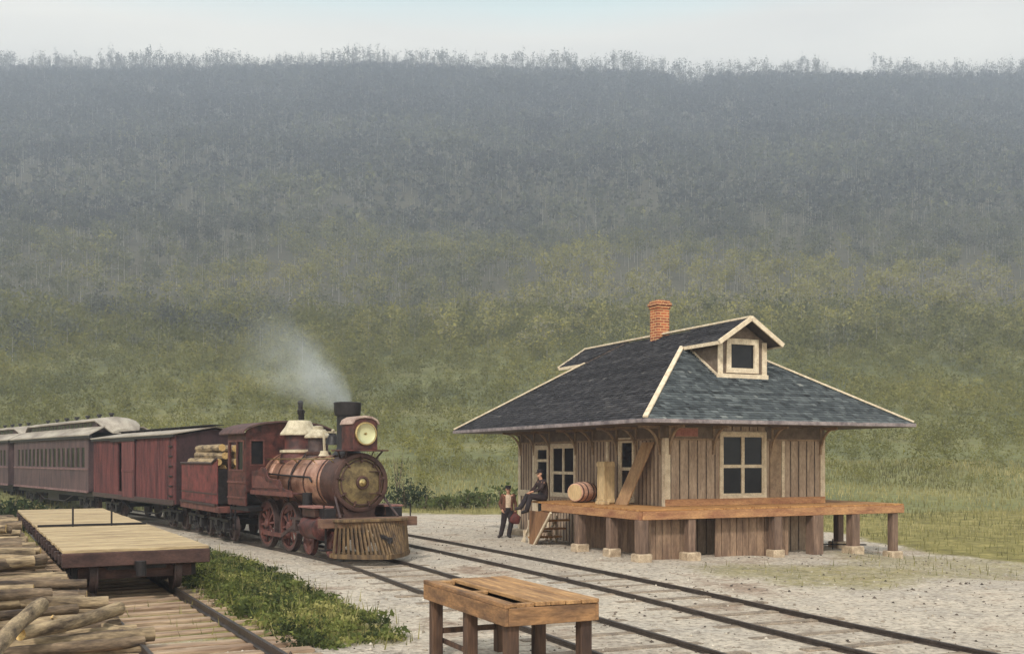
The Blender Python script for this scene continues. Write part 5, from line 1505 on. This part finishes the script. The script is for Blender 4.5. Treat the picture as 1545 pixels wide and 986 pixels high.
def remesh(o, vox, smooth=3):
    md = o.modifiers.new('weld', 'REMESH'); md.mode = 'VOXEL'; md.voxel_size = vox; md.use_smooth_shade = True
    if smooth:
        sm = o.modifiers.new('soften', 'SMOOTH'); sm.iterations = smooth; sm.factor = .5
    return o
def chain(mb, pts, rads, flat=1.0):
    mb.tube(pts, rads, 12, flat=flat)
    for p, r in zip(pts, rads): mb.ball(p, r * .99, 12)
def hand(mb, wrist, dirv, side, curl=.6):
    w_, d, s = Vector(wrist), Vector(dirv).normalized(), Vector(side).normalized()
    nrm = d.cross(s).normalized()
    palm = w_ + d * .05
    chain(mb, [w_, palm, palm + d * .035], [.027, .034, .032])
    for k, (o_f, l) in enumerate(((-.030, .066), (-.010, .076), (.011, .072), (.031, .056))):
        a = palm + d * .04 + s * o_f
        b_ = a + d * l * .55 + nrm * l * .18 * curl; c = b_ + d * l * .35 * (1 - .5 * curl) + nrm * l * .45 * curl
        chain(mb, [a, b_, c], [.0105, .0095, .008])
    a = palm - s * .028 - d * .01; b_ = a - s * .028 + d * .025; c = b_ + d * .028 + nrm * .012
    chain(mb, [a, b_, c], [.013, .0115, .009])
def face(mb, c, f, tilt=0):
    # head of about 23 cm: skull, jaw, nose, brow, ears
    c = Vector(c); f = Vector(f).normalized(); s = Vector((0, 0, 1)).cross(f)
    mb.ball(tuple(c + Vector((0, 0, .03)) - f * .01), (.078, .078, .088), 16)
    mb.ball(tuple(c + f * .025 - Vector((0, 0, .045))), (.058, .058, .06), 14)
    mb.tube([c + f * .075 + Vector((0, 0, .02)), c + f * .102 - Vector((0, 0, .018))], [.010, .017], 8)
    mb.ball(tuple(c + f * .072 - Vector((0, 0, .055))), (.022, .022, .010), 8)
    for k in (-1, 1): mb.ball(tuple(c + s * k * .078 - f * .005), (.015, .015, .03), 8)
def add_eyes(parent, c, f):
    c = Vector(c); f = Vector(f).normalized(); s = Vector((0, 0, 1)).cross(f)
    mb = MB()
    for k in (-1, 1): mb.ball(tuple(c + f * .073 + s * k * .03 + Vector((0, 0, .012))), .011, 8)
    mb.build('eyes', eye_m, parent)

def person(label, loc, rz, J, cap=True, jacket=vest_m, headf=(0, -1, 0), open_vest=True, cap_mat=None):
    mb = MB()
    chain(mb, [J['pel'], J['wai'], J['che']], [.13, .125, .145], 1.0)
    chain(mb, [J['che'], J['nek']], [.12, .056]); chain(mb, [J['nek'], J['hd']], [.054, .056])
    for s in 'lr':
        chain(mb, [J['che'], J['sh' + s]], [.1, .068]); chain(mb, [J['sh' + s], J['el' + s], J['wr' + s]], [.058, .043, .028])
        d = Vector(J['wr' + s]) - Vector(J['el' + s])
        hand(mb, J['wr' + s], J.get('hd' + s, d), J.get('hs' + s, (0, 1, 0)), .8)
        chain(mb, [J['pel'], J['hi' + s]], [.12, .1]); chain(mb, [J['hi' + s], J['kn' + s], J['an' + s]], [.088, .06, .042])
        chain(mb, [J['an' + s], J['to' + s]], [.045, .036])
    hc = Vector(J['hd']) + Vector((0, 0, .085))
    face(mb, hc, headf)
    o = remesh(mb.build('person', skin_m, None), .008, 2)
    o.location = loc; o.rotation_euler = (0, 0, rz)
    tag(o, label, 'person')
    add_eyes(o, hc, headf)
    mb = MB()                        # trousers
    for s in 'lr': chain(mb, [J['pel'], J['hi' + s], J['kn' + s], tuple(Vector(J['kn' + s]).lerp(Vector(J['an' + s]), .9))], [.14, .118, .088, .075])
    chain(mb, [J['pel'], tuple(Vector(J['pel']).lerp(Vector(J['wai']), .7))], [.146, .14])
    remesh(mb.build('trousers', cloth_trou, o), .012, 3)
    mb = MB()                        # shirt
    chain(mb, [tuple(Vector(J['pel']).lerp(Vector(J['wai']), .55)), J['wai'], J['che']], [.142, .142, .158])
    chain(mb, [J['che'], tuple(Vector(J['che']).lerp(Vector(J['nek']), .75))], [.135, .072])
    if not open_vest:
        for s in 'lr': chain(mb, [J['che'], J['sh' + s], J['el' + s], tuple(Vector(J['el' + s]).lerp(Vector(J['wr' + s]), .86))], [.105, .072, .056, .044])
    remesh(mb.build('shirt', shirt_m if open_vest else jacket, o), .012, 3)
    if open_vest:
        mb = MB(); f = Vector(headf); sd_ = Vector((0, 0, 1)).cross(f)
        for k in (-1, 1):
            pts = [Vector(J[a]) + sd_ * k * .085 + f * .012 for a in ('pel', 'wai', 'che')] + [Vector(J['che']).lerp(Vector(J['nek']), .45) + sd_ * k * .1]
            chain(mb, pts, [.105, .102, .112, .07])
        chain(mb, [Vector(J['pel']) - f * .04, Vector(J['wai']) - f * .05, Vector(J['che']) - f * .06], [.125, .12, .13])
        for s in 'lr': chain(mb, [J['che'], J['sh' + s], J['el' + s], tuple(Vector(J['el' + s]).lerp(Vector(J['wr' + s]), .86))], [.105, .074, .057, .046])
        remesh(mb.build('jacket', jacket, o), .011, 3)
    for s in 'lr':
        mb = MB(); a, t_ = Vector(J['an' + s]), Vector(J['to' + s])
        chain(mb, [a + Vector((0, 0, .06)), a, t_], [.062, .058, .05]); mb.ball(tuple(a - (t_ - a) * .25 - Vector((0, 0, .01))), .05, 8)
        remesh(mb.build('boot', boot_m, o), .01, 2)
    mb = MB(); mb.ball(tuple(hc + Vector((0, 0, .045)) - Vector(headf) * .018), (.084, .084, .082), 14)
    hb_ = MB()
    if cap:
        cp = MB(); f = Vector(headf)
        cp.lathe([(0, .090), (.045, .094), (.06, .102), (.085, .098), (.095, .06)], hc + Vector((0, 0, .055)) - f * .008, (0, 0, 1), 22)
        b0 = hc + Vector((0, 0, .06)); s_ = Vector((0, 0, 1)).cross(f)
        poly = [(-.08, .045), (-.07, .11), (-.035, .14), (.035, .14), (.07, .11), (.08, .045)]
        cp.prism(poly, lambda a, b, c: b0 + s_ * a + f * b + Vector((0, 0, c - (b - .045) * .25)), .012)
        cp.build('cap', cap_mat or cloth_trou, o, angle=40)
    hr = MB(); f = Vector(headf); hr.ball(tuple(hc - f * .028 + Vector((0, 0, .02))), (.08, .08, .085), 14); hr.build('hair', boot_m, o)
    return o
J = dict(pel=(0, 0, .90), wai=(.0, .005, 1.06), che=(.01, .01, 1.28), nek=(.015, -.005, 1.44), hd=(.015, -.02, 1.50),
         shl=(.195, .0, 1.385), ell=(.27, .06, 1.12), wrl=(.25, -.09, .90), shr=(-.17, .0, 1.385), elr=(-.26, .05, 1.12), wrr=(-.20, -.10, .93),
         hil=(.095, 0, .86), knl=(.11, -.06, .48), anl=(.03, -.02, .075), tol=(.06, -.16, .04), hir=(-.095, 0, .86), knr=(-.15, -.04, .47), anr=(-.23, .02, .075), tor=(-.31, -.09, .04))
ploc = at(766, 810, 0)
J = {k: tuple(np.array(v) * 1.0) for k, v in J.items()}
man = person('standing person in dark cap and open brown jacket at the far station corner', (ploc.x, ploc.y, gz(ploc.x, ploc.y)), R(8), J)
# bag he holds
bg_ = MB()
bg_.lathe([(0, .10), (.03, .15), (.12, .185), (.24, .165), (.32, .09), (.36, .045), (.40, .07)], (0, 0, 0), (0, 0, 1), 18)
for i, v in enumerate(bg_.v):
    k = 1 + .25 * mnoise.noise(Vector((v[0] * 6, v[1] * 6, v[2] * 6)))
    bg_.v[i] = (v[0] * k, v[1] * k * .75, v[2])
bag = bg_.build('carpet_bag', bag_m, None, angle=60)
bag.location = (man.location.x + .25, man.location.y - .14, man.location.z + .46)
tag(bag, 'dark red cloth bag hanging from the hand of the standing person', 'bag')
mb = MB(); mb.tube([(-.05, 0, .38), (-.04, 0, .44), (0, 0, .46), (.04, 0, .44), (.05, 0, .38)], .012, 8); mb.build('handle', bag_m, bag)
# man sitting on the end of the platform
Js = dict(pel=(0, .05, .11), wai=(0, .07, .28), che=(0, .02, .50), nek=(0, -.03, .66), hd=(0, -.06, .72),
          shl=(.18, .0, .60), ell=(.24, -.14, .38), wrl=(.14, -.34, .30), shr=(-.18, .0, .60), elr=(-.24, -.14, .38), wrr=(-.12, -.34, .27),
          hil=(.1, .02, .10), knl=(.14, -.44, .13), anl=(.12, -.56, -.28), tol=(.13, -.70, -.32), hir=(-.1, .02, .10), knr=(-.12, -.43, .16), anr=(-.12, -.66, -.20), tor=(-.13, -.78, -.22))
sp_ = local(PU0 + .12, PV1 + .38, DK)
person('seated person in dark coat on the far end of the platform, legs over the edge', sp_, R(-66), Js, True, cloth_dark, (0, -1, 0), False)

# ------------------------------------------------------------------ shrubs
shrub_m = tint_mat('shrub_leaf', [(0, rgb(40, 50, 32)), (.4, rgb(64, 74, 40)), (.75, rgb(96, 102, 52)), (1, rgb(120, 104, 80))], .9, .25)
def shrub(label, p, h, wd, n, dark, group=None):
    P = np.array([[0, 0, 0.0]])
    o = leaf_cloud(P, np.array([h]), np.array([wd]), n, .10, np.array([dark]), 0, 'shrub', shrub_m, lift=0.0)
    me = o.data
    mb = MB()
    for k in range(7):
        th = random.uniform(0, 6.28); r = wd * random.uniform(.2, .6)
        mb.tube([(0, 0, -.1), (r * .4 * math.cos(th), r * .4 * math.sin(th), h * .45), (r * math.cos(th), r * math.sin(th), h * random.uniform(.75, 1.08))], [.03, .02, .006], 6)
    o.location = p
    tag(o, label, 'shrub', group)
    mb.build('branches', bark_m, o)
    return o
def far_at(px, d):
    x = (px - 772.5) * d / 1583
    z = max(float(hill_z(np.array([x]), np.array([float(d)]))[0]), gz(x, d))
    return (x, d, z - .05)
shrub('dark bushy shrub beyond the buffer beam at the foot of the slope', far_at(612, 56), 1.7, 1.1, 900, .15)
shrub('thin twiggy sapling rising behind the dark shrub by the locomotive', far_at(600, 59), 2.7, .7, 260, .3)
for i, (px, d, h, wd, tone) in enumerate(((668, 54, .8, 1.3, .55), (700, 55, 1.0, 1.5, .5), (735, 55, .8, 1.4, .6), (640, 55, .7, 1.2, .65), (757, 57, 1.1, 1.2, .5))):
    shrub('low olive shrub in the belt of brush between locomotive and station', far_at(px, d), h, wd, 260, tone, 'low shrubs between locomotive and station')
for i, (px, d, h, wd) in enumerate(((30, 38.5, .95, 1.2), (62, 38, .85, 1.2), (95, 36.5, .7, 1.0), (5, 40, 1.2, 1.2), (128, 37, .6, .8))):
    shrub('dark shrub growing between the flatcars and the passenger coach', far_at(px, d), h, wd, 600, .08, 'dark shrubs beside the coach')

# weeds between siding and running track
weed_m = tint_mat('weed_leaf', [(0, rgb(48, 56, 34)), (.4, rgb(86, 95, 50)), (.7, rgb(124, 128, 66)), (1, rgb(176, 166, 108))], .8, .3)
n = 900
s = -6 + rng.random(n) * 19
x = np.empty(n); y = np.empty(n)
f = rng.random(n)
for i in range(n):
    a = side_pt(float(s[i]), 1.25)
    lim = offset_from(A1, np.array([a.x]), np.array([a.y]))[0]
    wdt = max(.3, min(3.4, (-2.55 - lim)))
    q = side_pt(float(s[i]), 1.2 + f[i] * wdt); x[i], y[i] = q.x, q.y
z = ground_z(x, y)
h = (.07 + .28 * rng.random(n) ** 2.2) * (1.3 - .7 * f)
tn_ = np.clip(.42 + .7 * vnoise(x, y, 1.2, 3.1) + .2 * rng.normal(size=n), .02, .98)
wd_ = leaf_cloud(np.stack([x, y, z], -1), h, .10 + .24 * rng.random(n) ** 1.5, 60, .19, tn_, 0, 'weeds', weed_m, lift=0.0, tall=1.0)
tag(wd_, 'leafy green weeds between the flatcars and the gravel of the running track', 'weeds', kind='stuff')
n = 3000
k0 = rng.integers(0, len(s), n); xs_, ys_ = x[k0] + rng.normal(size=n) * .25, y[k0] + rng.normal(size=n) * .25
g3 = blades('weed_stems', xs_, ys_, ground_z(xs_, ys_), .08 + .26 * rng.random(n) ** 2, np.full(n, .012), np.clip(.5 + .25 * rng.normal(size=n), 0, 1), grass_m, .5)
tag(g3, 'thin dry stems sticking up through the green weeds beside the siding', 'weeds', kind='stuff')
n = 9000
x = rng.random(n) * 40 - 22; y = 11 + rng.random(n) * 38
k = (cover(x, y) * (.5 + rng.random(n)) > .5) & (x < 13)
x, y = x[k], y[k]
g2 = blades('sparse_grass', x, y, ground_z(x, y), .06 + .16 * rng.random(len(x)), np.full(len(x), .012), np.clip(.5 + .2 * rng.normal(size=len(x)), 0, 1), grass_m, .6)
tag(g2, 'sparse grass tufts in the dirt near the station and the log heap', 'grass', kind='stuff')
# stones scattered over the gravel
n = 9000
x = rng.random(n) * 34 - 12; y = 9 + (rng.random(n) ** 1.3) * 36
k = (np.abs(x) < .5 * y + 2) & (cover(x, y) < .6)
x, y = x[k], y[k]; n = len(x)
z = ground_z(x, y); sz = .012 + .03 * rng.random(n) ** 3
oct_v = np.array([[1, 0, 0], [0, 1, 0], [-1, 0, 0], [0, -1, 0], [0, 0, .8], [0, 0, -.5]])
V = oct_v[None] * (1 + .4 * rng.normal(size=(n, 6, 1)) * .5) * sz[:, None, None]
a = rng.random(n) * 6.28; ca, sa = np.cos(a), np.sin(a)
Vx = V[..., 0] * ca[:, None] - V[..., 1] * sa[:, None]; Vy = V[..., 0] * sa[:, None] + V[..., 1] * ca[:, None]
V = np.stack([Vx + x[:, None], Vy + y[:, None], V[..., 2] + z[:, None] + .004], -1)
tri = np.array([0,1,4, 1,2,4, 2,3,4, 3,0,4, 1,0,5, 2,1,5, 3,2,5, 0,3,5])
stone_m = tint_mat('loose_stone', [(0, rgb(64, 56, 52)), (.25, rgb(120, 108, 96)), (.6, rgb(166, 154, 138)), (1, rgb(206, 196, 182))], .95)
so = np_mesh('gravel', V.reshape(-1, 3), (np.arange(n)[:, None] * 6 + tri[None]).reshape(-1), 3, stone_m, np.repeat(rng.random(n) ** 1.2, 6))
tag(so, 'loose stones strewn over the gravel around the tracks', 'gravel', kind='stuff')
# iron rod on posts lying in the grass under the platform end
mb = MB(); mb.tube([(-.9, 0, .16), (.9, .1, .13)], .02, 6); mb.tube([(-.1, .03, -.02), (-.1, .03, .3)], .018, 6)
p = at(1262, 838, -.2); o = mb.build('iron_rod', iron_dark, None); o.location = (p.x, p.y, gz(p.x, p.y) ); tag(o, 'thin dark iron rod lying on the grass beyond the right end posts', 'rod')

# ------------------------------------------------------------------ smoke from the stack
sm = bpy.data.materials.new('smoke_volume'); sm.use_nodes = True
t = sm.node_tree; N = t.nodes; L = t.links.new
N.remove(N['Principled BSDF'])
pv = N.new('ShaderNodeVolumePrincipled'); co = N.new('ShaderNodeTexCoord')
pv.inputs['Color'].default_value = (.86, .92, .98, 1); pv.inputs['Anisotropy'].default_value = .1
nn = N.new('ShaderNodeTexNoise'); nn.inputs['Scale'].default_value = 1.1; nn.inputs['Detail'].default_value = 5; nn.inputs['Roughness'].default_value = .55
L(co.outputs['Object'], nn.inputs['Vector'])
gd = N.new('ShaderNodeAttribute')
# soft edge: distance from the plume axis in its own frame (length along x is 1)
sx = N.new('ShaderNodeSeparateXYZ'); L(co.outputs['Generated'], sx.inputs[0])
def mth(op, a, b_=None):
    m_ = N.new('ShaderNodeMath'); m_.operation = op
    for i, v in enumerate((a, b_)):
        if v is None: continue
        if isinstance(v, (int, float)): m_.inputs[i].default_value = v
        else: L(v, m_.inputs[i])
    return m_.outputs[0]
uy = mth('MULTIPLY', mth('SUBTRACT', sx.outputs[1], .5), 2.0)
uz = mth('MULTIPLY', mth('SUBTRACT', sx.outputs[2], .5), 2.0)
rad = mth('ADD', mth('MULTIPLY', mth('POWER', sx.outputs[0], .6), .82), .10)
rr2 = mth('DIVIDE', mth('SQRT', mth('ADD', mth('MULTIPLY', uy, uy), mth('MULTIPLY', uz, uz))), rad)
soft = N.new('ShaderNodeMapRange'); soft.inputs['From Min'].default_value = 1.0; soft.inputs['From Max'].default_value = .0; L(rr2, soft.inputs['Value'])
fade = N.new('ShaderNodeMapRange'); fade.inputs['From Min'].default_value = 1.0; fade.inputs['From Max'].default_value = .25; L(sx.outputs[0], fade.inputs['Value'])
thin = mth('DIVIDE', 1.0, mth('ADD', mth('MULTIPLY', sx.outputs[0], 3.0), .6))
ns = N.new('ShaderNodeMapRange'); ns.inputs['From Min'].default_value = .36; ns.inputs['From Max'].default_value = .68; L(nn.outputs['Fac'], ns.inputs['Value'])
dens = mth('MULTIPLY', mth('MULTIPLY', mth('MULTIPLY', soft.outputs[0], fade.outputs[0]), mth('ADD', ns.outputs[0], .12)), mth('MULTIPLY', thin, 2.2))
L(dens, pv.inputs['Density'])
L(pv.outputs[0], N['Material Output'].inputs['Volume'])
sb = MB(); SLn = 3.5
sb.tube([(0, 0, 0), (.4, 0, 0), (1.2, 0, 0), (2.2, 0, 0), (2.8, 0, 0), (3.2, 0, 0), (SLn, 0, 0)], [.3, .62, 1.05, 1.4, 1.6, 1.65, 1.3], 20)
so = sb.build('smoke', sm, None, angle=80)
d_ = Vector((-.80, .10, .60)).normalized()
so.rotation_euler = d_.to_track_quat('X', 'Z').to_euler()
so.location = (-4.28, 27.45, 4.0)
tag(so, 'pale blue smoke drifting away from the locomotive stack', 'smoke', kind='stuff')

# ------------------------------------------------------------------ air
hz = bpy.data.materials.new('haze_air'); hz.use_nodes = True
t = hz.node_tree; t.nodes.remove(t.nodes['Principled BSDF'])
pv = t.nodes.new('ShaderNodeVolumePrincipled')
pv.inputs['Color'].default_value = (.60, .66, .78, 1)
pv.inputs['Density'].default_value = .0010
pv.inputs['Anisotropy'].default_value = .2
t.links.new(pv.outputs[0], t.nodes['Material Output'].inputs['Volume'])
mb = MB(); mb.box(-1060, 1060, -90, 1330, -4, 440)
o = mb.build('haze', hz, None, smooth=False)
tag(o, 'pale blue haze filling the valley and veiling the mountain', 'haze', kind='stuff')
